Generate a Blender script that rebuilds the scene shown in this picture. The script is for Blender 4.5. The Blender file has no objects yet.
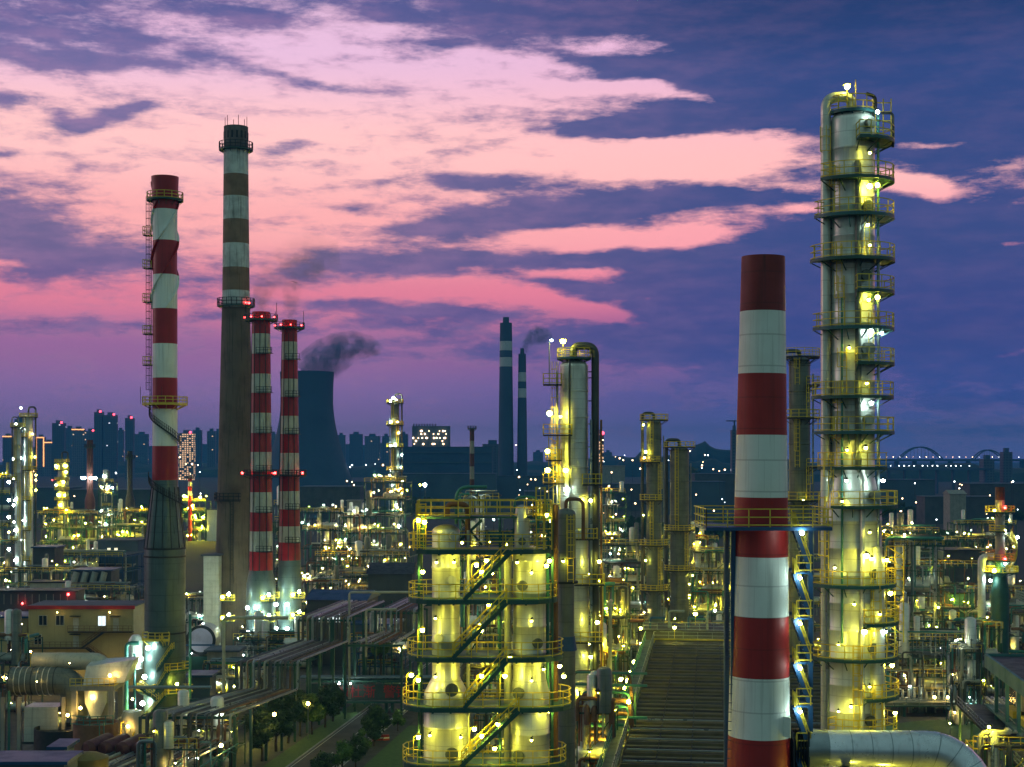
import bpy, math, random
from mathutils import Vector, Matrix, Euler
PI = math.pi
F = 1500.0; HZ = 455.0; CAMZ = 43.0
YAW = math.atan(197.0 / F)
scene = bpy.context.scene
COL = scene.collection

def rad(d): return math.radians(d)
def zz(py, s): return CAMZ + (HZ - py) / s
def P(px, py, s): return Vector(((px - 512) / s, F / s, zz(py, s)))
def XY(px, s): return ((px - 512) / s, F / s)

# ---------------------------------------------------------------- materials
MATS = {}
class NT:
    def __init__(self, tree): self.t = tree; self.n = tree.nodes; self.l = tree.links
    def node(self, typ, **kw):
        nd = self.n.new(typ)
        for k, v in kw.items(): setattr(nd, k, v)
        return nd
    def link(self, a, b): self.l.new(a, b)
    def m(self, op, a, b=None, c=None, clamp=False):
        nd = self.n.new('ShaderNodeMath'); nd.operation = op; nd.use_clamp = clamp
        for i, v in enumerate((a, b, c)):
            if v is None: continue
            if isinstance(v, (int, float)): nd.inputs[i].default_value = v
            else: self.l.new(v, nd.inputs[i])
        return nd.outputs[0]
    def v(self, op, a, b=None):
        nd = self.n.new('ShaderNodeVectorMath'); nd.operation = op
        for i, x in enumerate((a, b)):
            if x is None: continue
            if isinstance(x, (tuple, list)): nd.inputs[i].default_value = x
            else: self.l.new(x, nd.inputs[i])
        return nd.outputs['Value'] if op in ('DOT_PRODUCT', 'LENGTH') else nd.outputs[0]
    def mix(self, f, a, b, typ='MIX'):
        nd = self.n.new('ShaderNodeMix'); nd.data_type = 'RGBA'; nd.blend_type = typ; nd.clamp_factor = True
        for sock, v in ((nd.inputs[0], f), (nd.inputs[6], a), (nd.inputs[7], b)):
            if isinstance(v, (int, float)): sock.default_value = v
            elif isinstance(v, (tuple, list)): sock.default_value = (v[0], v[1], v[2], 1)
            else: self.l.new(v, sock)
        return nd.outputs[2]
    def noise(self, vec, scale, detail=4, rough=.55):
        nd = self.n.new('ShaderNodeTexNoise'); nd.inputs['Scale'].default_value = scale
        nd.inputs['Detail'].default_value = detail; nd.inputs['Roughness'].default_value = rough
        if vec is not None: self.l.new(vec, nd.inputs['Vector'])
        return nd
    def maprange(self, x, a, b, c=0.0, d=1.0, smooth=True):
        nd = self.n.new('ShaderNodeMapRange'); nd.interpolation_type = 'SMOOTHSTEP' if smooth else 'LINEAR'
        self.l.new(x, nd.inputs[0])
        for i, q in enumerate((a, b, c, d)): nd.inputs[i + 1].default_value = q
        return nd.outputs[0]

def new_mat(name):
    m = bpy.data.materials.new(name); m.use_nodes = True
    t = NT(m.node_tree)
    return m, t, m.node_tree.nodes['Principled BSDF']

def mat(name, col=None, rough=.6, metal=0.0, dirt=.35, scale=.8, streak=0.0, seam=0.0, dirtcol=None, spec=.5):
    """painted or bare surface with uneven tone, grime streaks running down, optional sheet seams"""
    if name in MATS: return MATS[name]
    m, t, b = new_mat(name)
    tc = t.node('ShaderNodeTexCoord')
    info = t.node('ShaderNodeObjectInfo')
    off = t.m('MULTIPLY', info.outputs['Random'], 57.0)
    vec = t.v('ADD', tc.outputs['Object'], None)
    cmb = t.node('ShaderNodeCombineXYZ'); t.link(off, cmb.inputs[0]); t.link(off, cmb.inputs[1]); t.link(off, cmb.inputs[2])
    t.link(cmb.outputs[0], vec.node.inputs[1])
    n1 = t.noise(vec, scale, 5, .6)
    f = t.maprange(n1.outputs[0], .35, .75)
    dc = dirtcol or tuple(c * .45 for c in col)
    c = t.mix(t.m('MULTIPLY', f, dirt), col, dc)
    if streak:
        mp = t.node('ShaderNodeMapping'); mp.inputs['Scale'].default_value = (3.2, 3.2, .12)
        t.link(vec, mp.inputs[0])
        n2 = t.noise(mp.outputs[0], 1.0, 3, .6)
        f2 = t.maprange(n2.outputs[0], .5, .75)
        c = t.mix(t.m('MULTIPLY', f2, streak), c, tuple(x * .3 for x in dc))
    if seam > 0:
        sp = t.node('ShaderNodeSeparateXYZ'); t.link(tc.outputs['Object'], sp.inputs[0])
        ang = t.m('ARCTAN2', sp.outputs[1], sp.outputs[0])
        fz = t.m('FRACT', t.m('MULTIPLY', sp.outputs[2], 1.0 / seam))
        fa = t.m('FRACT', t.m('ADD', t.m('MULTIPLY', ang, 1.6), t.m('MULTIPLY', t.m('FLOOR', t.m('MULTIPLY', sp.outputs[2], 1.0 / seam)), .37)))
        s1 = t.m('LESS_THAN', fz, .045); s2 = t.m('LESS_THAN', fa, .02)
        c = t.mix(t.m('MULTIPLY', t.m('MAXIMUM', s1, s2), .5), c, tuple(x * .35 for x in col))
        pan = t.noise(None, 3.0, 0)
        cell = t.node('ShaderNodeCombineXYZ'); t.link(t.m('FLOOR', t.m('MULTIPLY', sp.outputs[2], 1.0 / seam)), cell.inputs[0])
        t.link(t.m('FLOOR', t.m('ADD', t.m('MULTIPLY', ang, 1.6), 5)), cell.inputs[1]); t.link(cell.outputs[0], pan.inputs['Vector'])
        c = t.mix(t.m('MULTIPLY', pan.outputs[0], .25), c, tuple(x * .6 for x in col))
    t.link(c, b.inputs['Base Color'])
    r = t.m('ADD', t.m('MULTIPLY', f, .18), rough - .09, clamp=True)
    t.link(r, b.inputs['Roughness']); b.inputs['Metallic'].default_value = metal
    bm = t.node('ShaderNodeBump'); bm.inputs['Strength'].default_value = .12; bm.inputs['Distance'].default_value = .05
    t.link(t.noise(vec, scale * 3, 3).outputs[0], bm.inputs['Height']); t.link(bm.outputs[0], b.inputs['Normal'])
    MATS[name] = m; return m

def emit(name, col, strength):
    if name in MATS: return MATS[name]
    m, t, b = new_mat(name)
    b.inputs['Base Color'].default_value = (.8, .8, .8, 1)
    b.inputs['Emission Color'].default_value = (*col, 1); b.inputs['Emission Strength'].default_value = strength
    MATS[name] = m; return m

def city_mat(name, col, litcol, share, sx, sz):
    """distant facade: rows of windows, a few of them lit"""
    if name in MATS: return MATS[name]
    m, t, b = new_mat(name)
    tc = t.node('ShaderNodeTexCoord'); sp = t.node('ShaderNodeSeparateXYZ'); t.link(tc.outputs['Object'], sp.inputs[0])
    info = t.node('ShaderNodeObjectInfo')
    x = t.m('MULTIPLY', t.m('ADD', sp.outputs[0], sp.outputs[1]), 1 / sx); z = t.m('MULTIPLY', sp.outputs[2], 1 / sz)
    fx = t.m('FRACT', x); fz = t.m('FRACT', z)
    win = t.m('MULTIPLY', t.m('GREATER_THAN', fx, .4), t.m('GREATER_THAN', fz, .45))
    cell = t.node('ShaderNodeCombineXYZ'); t.link(t.m('FLOOR', x), cell.inputs[0]); t.link(t.m('FLOOR', z), cell.inputs[1])
    t.link(t.m('MULTIPLY', info.outputs['Random'], 91.0), cell.inputs[2])
    wn = t.node('ShaderNodeTexWhiteNoise'); wn.noise_dimensions = '3D'; t.link(cell.outputs[0], wn.inputs['Vector'])
    lit = t.m('MULTIPLY', win, t.m('LESS_THAN', wn.outputs['Value'], share))
    t.link(t.mix(t.m('MULTIPLY', win, .7), col, (.01, .012, .018)), b.inputs['Base Color'])
    b.inputs['Emission Color'].default_value = (*litcol, 1)
    t.link(t.m('MULTIPLY', lit, 1.5), b.inputs['Emission Strength'])
    b.inputs['Roughness'].default_value = .6
    MATS[name] = m; return m

M = {}
M['clad'] = mat('aluminium_cladding', (.66, .67, .57), .4, .55, .5, .5, .35, seam=1.15)
M['clad_pale'] = mat('pale_cladding', (.72, .74, .68), .42, .4, .4, .5, .3, seam=1.3)
M['clad_dull'] = mat('dull_cladding', (.16, .18, .15), .5, .4, .5, .5, .5, seam=1.5)
M['pipe'] = mat('silver_pipe', (.24, .29, .31), .36, .6, .4, .7)
M['pipe_pale'] = mat('pale_pipe', (.36, .37, .31), .5, .2, .4, .7)
M['pipe_dark'] = mat('dark_pipe', (.07, .075, .07), .5, .4, .4, .7)
M['pipe_rust'] = mat('rusty_pipe', (.20, .10, .05), .7, .2, .5, .9)
M['pipe_green'] = mat('teal_pipe', (.04, .20, .17), .5, .1, .4, .9)
M['steel'] = mat('teal_painted_steel', (.02, .085, .07), .55, .1, .4, .7)
M['steel_blue'] = mat('blue_painted_steel', (.015, .07, .17), .5, .1, .4, .7)
M['steel_dark'] = mat('dark_steel', (.028, .032, .034), .6, .3, .4, .8)
M['yellow'] = mat('yellow_paint', (.72, .54, .04), .5, 0, .35, 1.5, dirtcol=(.25, .15, .03))
M['grating'] = mat('grating_deck', (.045, .06, .045), .7, .2, .4, 2)
M['red'] = mat('red_paint', (.36, .009, .014), .45, 0, .4, .35, .35)
M['white'] = mat('white_paint', (.80, .84, .78), .5, 0, .28, .35, .32, dirtcol=(.40, .38, .30))
M['red_clean'] = mat('red_paint_clean', (.34, .010, .008), .62, 0, .5, .3, .3, seam=2.03)
M['white_clean'] = mat('white_paint_clean', (.76, .80, .74), .62, 0, .35, .3, .3, seam=2.03, dirtcol=(.50, .50, .42))
M['brick'] = mat('sooty_brown_concrete', (.15, .118, .085), .85, 0, .55, .25, .6)
M['concrete'] = mat('grey_concrete', (.30, .29, .25), .85, 0, .45, .5, .4)
M['concrete_pale'] = mat('pale_stack_concrete', (.42, .46, .44), .8, 0, .5, .3, .6)
M['cone'] = mat('grey_green_steel_shell', (.10, .145, .14), .42, .5, .45, .3, .5, seam=2.4)
M['tan'] = mat('tan_render_wall', (.40, .33, .15), .85, 0, .25, .35, .2)
M['cream'] = mat('cream_sheet_metal', (.5, .47, .36), .5, .2, .35, .6, .3)
M['roof_red'] = mat('red_eave', (.42, .02, .02), .6)
M['roof_grey'] = mat('grey_roof', (.07, .09, .12), .8, 0, .4, .2)
M['roof_blue'] = mat('blue_sheet_roof', (.012, .06, .16), .5, .1, .4, .3)
M['roof_teal'] = mat('teal_sheet_wall', (.04, .16, .17), .6, .1, .4, .3)
M['wall_dark'] = mat('dark_grey_wall', (.07, .075, .08), .8, 0, .4, .2)
M['wall_blue'] = mat('blue_grey_wall', (.06, .10, .14), .8, 0, .4, .05)
M['asphalt'] = mat('asphalt', (.055, .055, .055), .85, 0, .4, .3)
M['pave'] = mat('paving', (.045, .045, .042), .9, 0, .4, .5)
M['kerb'] = mat('kerb_stone', (.34, .34, .31), .85, 0, .3, .8)
M['line'] = mat('road_paint', (.55, .55, .5), .8, 0, .5, 2)
M['louver'] = mat('dark_louvre', (.014, .012, .008), .8, .1, .4, .6)
M['louver_edge'] = mat('louvre_edge', (.12, .105, .06), .75, .1, .4, .6)
M['smog'] = None
M['tar'] = mat('dark_red_plate', (.085, .02, .015), .6, .1, .4, .5)
M['red_sign'] = mat('red_lettering', (.30, .012, .02), .7, 0, .2, 1)
M['glass_dark'] = mat('dark_glazing', (.02, .025, .03), .15, 0, .2, 1)
M['haze_concrete'] = mat('haze_tinted_concrete', (.045, .09, .16), .9, 0, .45, .012, .3)  # blue of the distance haze is put into this concrete colour
M['bark'] = mat('bark', (.06, .045, .03), .9)
M['lit_window'] = emit('lit_window', (1.0, .9, .62), 1.4)
M['lit_window_cool'] = emit('lit_window_cool', (.75, .9, 1.0), 1.3)
LY = 190.0
M['b_yellow'] = emit('sodium_bulb', (1.0, .92, .085), LY)
M['b_warm'] = emit('warm_bulb', (1.0, .62, .14), LY * .55)
M['b_white'] = emit('white_bulb', (.74, 1.0, .92), LY * .8)
for k_, c_, q_ in (('yellow', (1.0, .84, .035), 8.0), ('warm', (1.0, .66, .17), 5.5), ('white', (.85, 1.0, .85), 3.6)): M['u_' + k_] = emit('plant_bulb_' + k_, c_, LY * q_)
M['b_red'] = emit('red_bulb', (1.0, .03, .03), LY * .17)
M['b_far'] = emit('far_bulb', (1.0, .62, .32), 12)
M['b_far_white'] = emit('far_white_bulb', (.8, .92, 1.0), 12)
M['glow_orange'] = emit('orange_led_outline', (1.0, .36, .08), 3.0)

# ---------------------------------------------------------------- mesh builder
class MB:
    def __init__(self): self.v = []; self.f = []; self.mi = []; self.cur = 0
    def add(self, vs, fs):
        o = len(self.v); self.v += [tuple(x) for x in vs]
        self.f += [tuple(i + o for i in q) for q in fs]; self.mi += [self.cur] * len(fs)
    def box(self, c, size, rz=0.0, rx=0.0, ry=0.0):
        hx, hy, hz = size[0] / 2, size[1] / 2, size[2] / 2
        R = Euler((rx, ry, rz)).to_matrix(); c = Vector(c)
        vs = [c + R @ Vector((x * hx, y * hy, z * hz)) for x in (-1, 1) for y in (-1, 1) for z in (-1, 1)]
        self.add(vs, [(0, 1, 3, 2), (4, 6, 7, 5), (0, 4, 5, 1), (2, 3, 7, 6), (0, 2, 6, 4), (1, 5, 7, 3)])
        return self
    def bx(self, x0, x1, y0, y1, z0, z1): return self.box(((x0 + x1) / 2, (y0 + y1) / 2, (z0 + z1) / 2), (x1 - x0, y1 - y0, z1 - z0))
    def bar(self, p, q, w=.1, h=None):
        p = Vector(p); q = Vector(q); d = q - p; L = d.length
        if L < 1e-6: return self
        h = h or w; d /= L
        up = Vector((0, 0, 1)) if abs(d.z) < .95 else Vector((1, 0, 0))
        a = d.cross(up).normalized(); b = a.cross(d).normalized()
        vs = []
        for e in (p, q):
            for sa, sb in ((-1, -1), (1, -1), (1, 1), (-1, 1)): vs.append(e + a * (sa * w / 2) + b * (sb * h / 2))
        self.add(vs, [(0, 1, 2, 3), (7, 6, 5, 4), (0, 4, 5, 1), (1, 5, 6, 2), (2, 6, 7, 3), (3, 7, 4, 0)])
        return self
    def path(self, pts, r, n=8, cap=True):
        pts = [Vector(p) for p in pts]; k = len(pts)
        T = []
        for i in range(k):
            a = pts[min(i + 1, k - 1)] - pts[max(i - 1, 0)]
            T.append(a.normalized() if a.length > 1e-9 else Vector((0, 0, 1)))
        up = Vector((0, 0, 1)) if abs(T[0].z) < .9 else Vector((1, 0, 0))
        A = T[0].cross(up).normalized(); vs = []
        for i in range(k):
            A = (A - T[i] * A.dot(T[i])).normalized(); B = T[i].cross(A)
            rr = r[i] if isinstance(r, (list, tuple)) else r
            for j in range(n):
                t = 2 * PI * j / n; vs.append(pts[i] + (A * math.cos(t) + B * math.sin(t)) * rr)
        fs = [(i * n + j, i * n + (j + 1) % n, (i + 1) * n + (j + 1) % n, (i + 1) * n + j) for i in range(k - 1) for j in range(n)]
        if cap: fs += [tuple(range(n - 1, -1, -1)), tuple(range((k - 1) * n, k * n))]
        self.add(vs, fs); return self
    def cyl(self, p, q, r, n=12): return self.path([p, q], r, n)
    def lathe(self, prof, n=32, c=(0, 0, 0), mats=None, caps=True):
        cx, cy, cz = c; o = len(self.v)
        for (r, z) in prof:
            for j in range(n):
                t = 2 * PI * j / n; self.v.append((cx + r * math.cos(t), cy + r * math.sin(t), cz + z))
        for i in range(len(prof) - 1):
            for j in range(n):
                self.f.append((o + i * n + j, o + i * n + (j + 1) % n, o + (i + 1) * n + (j + 1) % n, o + (i + 1) * n + j))
                self.mi.append(mats[i] if mats else self.cur)
        if caps:
            self.f.append(tuple(o + j for j in range(n - 1, -1, -1))); self.mi.append(mats[0] if mats else self.cur)
            self.f.append(tuple(o + (len(prof) - 1) * n + j for j in range(n))); self.mi.append(mats[-1] if mats else self.cur)
        return self
    def prism(self, poly, z0, z1):
        n = len(poly); vs = [(x, y, z0) for x, y in poly] + [(x, y, z1) for x, y in poly]
        self.add(vs, [tuple(range(n - 1, -1, -1)), tuple(range(n, 2 * n))] + [(i, (i + 1) % n, n + (i + 1) % n, n + i) for i in range(n)])
        return self
    def ring(self, r0, r1, z0, z1, a0, a1, c=(0, 0), n=None):
        full = abs(a1 - a0) >= 359.9; n = n or max(4, int(abs(a1 - a0) / 12)); o = len(self.v)
        for i in range(n + 1):
            t = rad(a0 + (a1 - a0) * i / n); ct, st = math.cos(t), math.sin(t)
            for (r, z) in ((r0, z0), (r1, z0), (r1, z1), (r0, z1)): self.v.append((c[0] + r * ct, c[1] + r * st, z))
        for i in range(n):
            for k in range(4):
                self.f.append((o + i * 4 + k, o + i * 4 + (k + 1) % 4, o + (i + 1) * 4 + (k + 1) % 4, o + (i + 1) * 4 + k)); self.mi.append(self.cur)
        if not full:
            self.f.append((o, o + 3, o + 2, o + 1)); self.mi.append(self.cur)
            e = o + n * 4; self.f.append((e, e + 1, e + 2, e + 3)); self.mi.append(self.cur)
        return self
    def rail(self, pts, h=1.1, sp=1.2, w=.07, rails=(1.0, .55, .12)):
        pts = [Vector(p) for p in pts]
        for a, b in zip(pts, pts[1:]):
            for k in rails: self.bar(a + Vector((0, 0, h * k)), b + Vector((0, 0, h * k)), w)
        acc = 0.0; self.bar(pts[0], pts[0] + Vector((0, 0, h)), w)
        for a, b in zip(pts, pts[1:]):
            L = (b - a).length
            if L < 1e-6: continue
            d = sp - acc
            while d <= L:
                q = a + (b - a) * (d / L); self.bar(q, q + Vector((0, 0, h)), w); d += sp
            acc = L - (d - sp)
        self.bar(pts[-1], pts[-1] + Vector((0, 0, h)), w)
        return self
    def build(self, name, mats, parent=None, loc=(0, 0, 0), rz=0.0, smooth=True):
        me = bpy.data.meshes.new(name); me.from_pydata(self.v, [], self.f)
        if not isinstance(mats, (list, tuple)): mats = [mats]
        for m in mats: me.materials.append(m)
        if len(mats) > 1: me.polygons.foreach_set('material_index', self.mi)
        if smooth:
            me.polygons.foreach_set('use_smooth', [True] * len(me.polygons)); me.set_sharp_from_angle(angle=rad(34))
        me.update()
        o = bpy.data.objects.new(name, me); COL.objects.link(o)
        o.location = loc; o.rotation_euler = (0, 0, rz); o.parent = parent
        return o

def bend(pts, r=.5, k=4):
    """round the corners of a pipe run"""
    pts = [Vector(p) for p in pts]; out = [pts[0]]
    for i in range(1, len(pts) - 1):
        a, b, c = pts[i - 1], pts[i], pts[i + 1]
        rr = min(r, (a - b).length * .45, (c - b).length * .45)
        p = b + (a - b).normalized() * rr; q = b + (c - b).normalized() * rr
        for j in range(k + 1):
            t = j / k; out.append(p * (1 - t) ** 2 + b * 2 * t * (1 - t) + q * t * t)
    out.append(pts[-1]); return out

def tag(o, label=None, cat=None, group=None, kind=None):
    for k, v in (('label', label), ('category', cat), ('group', group), ('kind', kind)):
        if v: o[k] = v
    return o
def thing(name, label, cat, loc, rz=0.0, group=None):
    o = bpy.data.objects.new(name, None); COL.objects.link(o); o.location = loc; o.rotation_euler = (0, 0, rz); o.empty_display_size = .5
    return tag(o, label, cat, group)
def dup_tree(o, parent=None, loc=None, rz=None):
    c = o.copy(); COL.objects.link(c); c.parent = parent
    if loc is not None: c.location = loc
    if rz is not None: c.rotation_euler = (0, 0, rz)
    for ch in KIDS(o): dup_tree(ch, c)
    return c
def KIDS(o): return [x for x in list(COL.objects) if x.parent == o]

def _bulb(kind):
    mb = MB(); mb.lathe([(.04, -1), (.5, -.87), (.87, -.5), (1, 0), (.87, .5), (.5, .87), (.04, 1)], 9)
    return mb
BULB = {}
def bulb_mesh(kind):
    if kind not in BULB:
        me = bpy.data.meshes.new('bulb'); b = _bulb(kind); me.from_pydata(b.v, [], b.f); me.materials.append(M[kind])
        me.polygons.foreach_set('use_smooth', [True] * len(me.polygons)); BULB[kind] = me
    return BULB[kind]
def bulb(parent, loc, kind='b_yellow', r=.2, name='lamp'):
    o = bpy.data.objects.new(name, bulb_mesh(kind)); COL.objects.link(o); o.parent = parent; o.location = loc; o.scale = (r, r, r)
    return o
def post_lamp(parent, base, h=2.2, kind='b_yellow', r=.17, arm=(0, 0), name='lamp'):
    """pole with a short arm and a hooded bulb"""
    x, y, z = base; tip = Vector((x + arm[0], y + arm[1], z + h))
    mb = MB(); mb.path(bend([(x, y, z), (x, y, z + h + .05), (tip.x, tip.y, z + h + .2)] if (arm[0] or arm[1]) else [(x, y, z), (x, y, z + h)], .2), .045, 6)
    mb.lathe([(.05, .0), (r * 1.5, -.12), (r * 1.5, -.16), (.05, -.1)], 10, (tip.x, tip.y, tip.z + .30))
    o = mb.build(name, M['yellow'], parent)
    bulb(o, (tip.x, tip.y, tip.z), kind, r, 'bulb')
    return o
def wall_lamp(parent, loc, kind='b_yellow', r=.16):
    x, y, z = loc
    mb = MB(); mb.lathe([(.05, .12), (r * 1.4, 0), (r * 1.4, -.05), (.05, 0)], 8, (x, y, z + r)); mb.bar((x, y, z + r + .1), (x + .1, y + .5, z + r + .1), .05)
    o = mb.build('lamp', M['steel_dark'], parent); bulb(o, (x, y, z), kind, r, 'bulb'); return o

def ring_deck(parent, z, r0, r1, a0, a1, c=(0, 0), dm=None, rm=None, rail=True, brackets=True, h=1.1, w=.07):
    dm = dm or M['steel']; rm = rm or M['yellow']
    mb = MB(); mb.ring(r0, r1, z - .14, z, a0, a1, c); mb.ring(r1 - .04, r1 + .04, z - .20, z + .04, a0, a1, c)
    if brackets:
        n = max(2, int(abs(a1 - a0) / 28))
        for i in range(n + 1):
            t = rad(a0 + (a1 - a0) * (i + .02) / n * .98)
            ct, st = math.cos(t), math.sin(t)
            mb.bar((c[0] + r0 * ct, c[1] + r0 * st, z - .9), (c[0] + r1 * .97 * ct, c[1] + r1 * .97 * st, z - .2), .07)
    d = mb.build('platform', dm, parent)
    if rail:
        n = max(5, int(abs(a1 - a0) / 15)); full = abs(a1 - a0) > 359
        pts = [(c[0] + r1 * math.cos(rad(a0 + (a1 - a0) * i / n)), c[1] + r1 * math.sin(rad(a0 + (a1 - a0) * i / n)), z) for i in range(n + 1)]
        if not full: pts = [(c[0] + r0 * math.cos(rad(a0)), c[1] + r0 * math.sin(rad(a0)), z)] + pts + [(c[0] + r0 * math.cos(rad(a1)), c[1] + r0 * math.sin(rad(a1)), z)]
        MB().rail(pts, h, 1.15, w).build('railing', rm, d)
    return d
def ladder(parent, x, y, z0, z1, ang=-90, w=.5, cage=True, m=None, bw=.055):
    """caged ladder facing outward along ang degrees"""
    m = m or M['yellow']; t = rad(ang); u = Vector((-math.sin(t), math.cos(t), 0)); o = Vector((math.cos(t), math.sin(t), 0)); c = Vector((x, y, 0))
    mb = MB()
    for s in (-1, 1): mb.bar(c + u * (s * w / 2) + Vector((0, 0, z0)), c + u * (s * w / 2) + Vector((0, 0, z1)), bw)
    z = z0 + .3
    while z < z1: mb.bar(c - u * w / 2 + Vector((0, 0, z)), c + u * w / 2 + Vector((0, 0, z)), .045); z += .6
    if cage:
        z = z0 + 2.2; hoop = [(-.32, .05), (-.36, .45), (0, .75), (.36, .45), (.32, .05)]
        while z <= z1:
            pts = [c + u * a + o * b + Vector((0, 0, z)) for a, b in hoop]
            for p, q in zip(pts, pts[1:]): mb.bar(p, q, .05)
            z += 1.1
        for a, b in hoop[1:4]: mb.bar(c + u * a + o * b + Vector((0, 0, z0 + 2.2)), c + u * a + o * b + Vector((0, 0, z1)), .05)
    return mb.build('ladder', m, parent)
def stair(parent, p, q, w=.9, side=(0, 1, 0), m=None, rm=None):
    """straight flight from p (low) to q (high)"""
    p = Vector(p); q = Vector(q); s = Vector(side).normalized() * w
    mb = MB(); mb.bar(p, q, .09, .28); mb.bar(p + s, q + s, .09, .28)
    n = max(3, int(abs(q.z - p.z) / .25))
    for i in range(1, n):
        a = p + (q - p) * (i / n); mb.bar(a, a + s, .24, .05)
    o = mb.build('staircase', m or M['steel'], parent)
    r = MB()
    for e in (Vector((0, 0, 0)), s): r.rail([p + e, q + e], 1.0, .95, .06, (1.0, .55))
    r.build('railing', rm or M['yellow'], o)
    return o
def manhole(parent, c, z, R, ang, r=.36, m=None):
    """round flanged access hatch standing off a shell of radius R"""
    t = rad(ang); d = Vector((math.cos(t), math.sin(t), 0)); b = Vector((c[0], c[1], z))
    mb = MB(); mb.cyl(b + d * (R - .1), b + d * (R + .3), r * .85, 16); mb.cyl(b + d * (R + .3), b + d * (R + .36), r * 1.15, 16); mb.cyl(b + d * (R + .38), b + d * (R + .45), r * 1.15, 16)
    mb.bar(b + d * (R + .42) + Vector((0, 0, -r * 1.1)), b + d * (R + .42) + Vector((0, 0, r * 1.1)), .07)
    return mb.build('manhole', m or M['clad_dull'], parent)

def ringed(prof, zs, b=.03, hw=.05):
    """insert raised seam rings into a lathe profile given as (radius, z) from low to high"""
    out = list(prof)
    for z in zs:
        for i in range(len(out) - 1):
            (r0, z0), (r1, z1) = out[i], out[i + 1]
            if z0 + 2.2 * hw < z < z1 - 2.2 * hw:
                g = lambda q: r0 + (r1 - r0) * (q - z0) / (z1 - z0)
                out[i + 1:i + 1] = [(g(z - 2 * hw), z - 2 * hw), (g(z) + b, z - hw), (g(z) + b, z + hw), (g(z + 2 * hw), z + 2 * hw)]
                break
    return out

SHARED = {}
def shared(key, fn, m):
    if key not in SHARED:
        b = fn(); me = bpy.data.meshes.new(key); me.from_pydata(b.v, [], b.f); me.materials.append(m); SHARED[key] = me
    return SHARED[key]
def put(me, name, parent, loc, rz=0.0):
    o = bpy.data.objects.new(name, me); COL.objects.link(o); o.parent = parent; o.location = loc; o.rotation_euler = (0, 0, rz); return o
# ---------------------------------------------------------------- camera
cam_d = bpy.data.cameras.new('camera'); cam = bpy.data.objects.new('camera', cam_d); COL.objects.link(cam)
cam.location = (0, 0, CAMZ); cam.rotation_euler = (PI / 2, 0, 0)
cam_d.sensor_width = 36; cam_d.lens = F / 1024 * 36; cam_d.shift_y = (HZ - 383.5) / 1024
cam_d.clip_start = .5; cam_d.clip_end = 60000
scene.camera = cam

# ---------------------------------------------------------------- world: dusk sky with clouds, laid out by direction
def srgb(r, g, b):
    def f(c):
        c /= 255.0
        return c / 12.92 if c <= .04045 else ((c + .055) / 1.055) ** 2.4
    return (f(r), f(g), f(b))
w = bpy.data.worlds.new('World'); scene.world = w; w.use_nodes = True
T = NT(w.node_tree); T.n.clear()
out = T.node('ShaderNodeOutputWorld')
tc = T.node('ShaderNodeTexCoord'); sp = T.node('ShaderNodeSeparateXYZ'); T.link(tc.outputs['Generated'], sp.inputs[0])
X, Y, Z = sp.outputs
AZ = T.m('ARCTAN2', X, Y); EL = T.m('ARCSINE', Z, clamp=False)
base = T.node('ShaderNodeCombineXYZ'); T.link(AZ, base.inputs[0]); T.link(EL, base.inputs[1])
def pos(px, py): return ((px - 512) / F, (HZ - py) / F)
# warp
wn = T.noise(base.outputs[0], 9, 5, .6)
wv = T.v('MULTIPLY', T.v('SUBTRACT', wn.outputs['Color'], (.5, .5, .5)), (.05, .018, 0))
q = T.v('ADD', base.outputs[0], wv)
def blob(vec, px, py, rx, ry, rot=0.0):
    """soft elliptical region of the sky, given in degrees-of-arc terms through pos()"""
    a, e = pos(px, py)
    if abs(rot) > 5:
        mp = T.node('ShaderNodeMapping'); mp.vector_type = 'TEXTURE'
        mp.inputs['Location'].default_value = (a, e, 0); mp.inputs['Rotation'].default_value = (0, 0, rad(rot))
        mp.inputs['Scale'].default_value = (rx / F, ry / F, 1); T.link(vec, mp.inputs[0]); o = mp.outputs[0]
    else:
        ma = T.node('ShaderNodeVectorMath', operation='MULTIPLY_ADD'); T.link(vec, ma.inputs[0])
        ma.inputs[1].default_value = (F / rx, F / ry, 0); ma.inputs[2].default_value = (-a * F / rx, -e * F / ry, 0); o = ma.outputs[0]
    return T.m('POWER', .36788, T.v('DOT_PRODUCT', o, o))
def total(lst, vec):
    acc = None
    for it in lst:
        acc = T.m('MULTIPLY_ADD', blob(vec, *it[:-1]), it[-1], acc if acc is not None else 0.0)
    return acc
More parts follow.
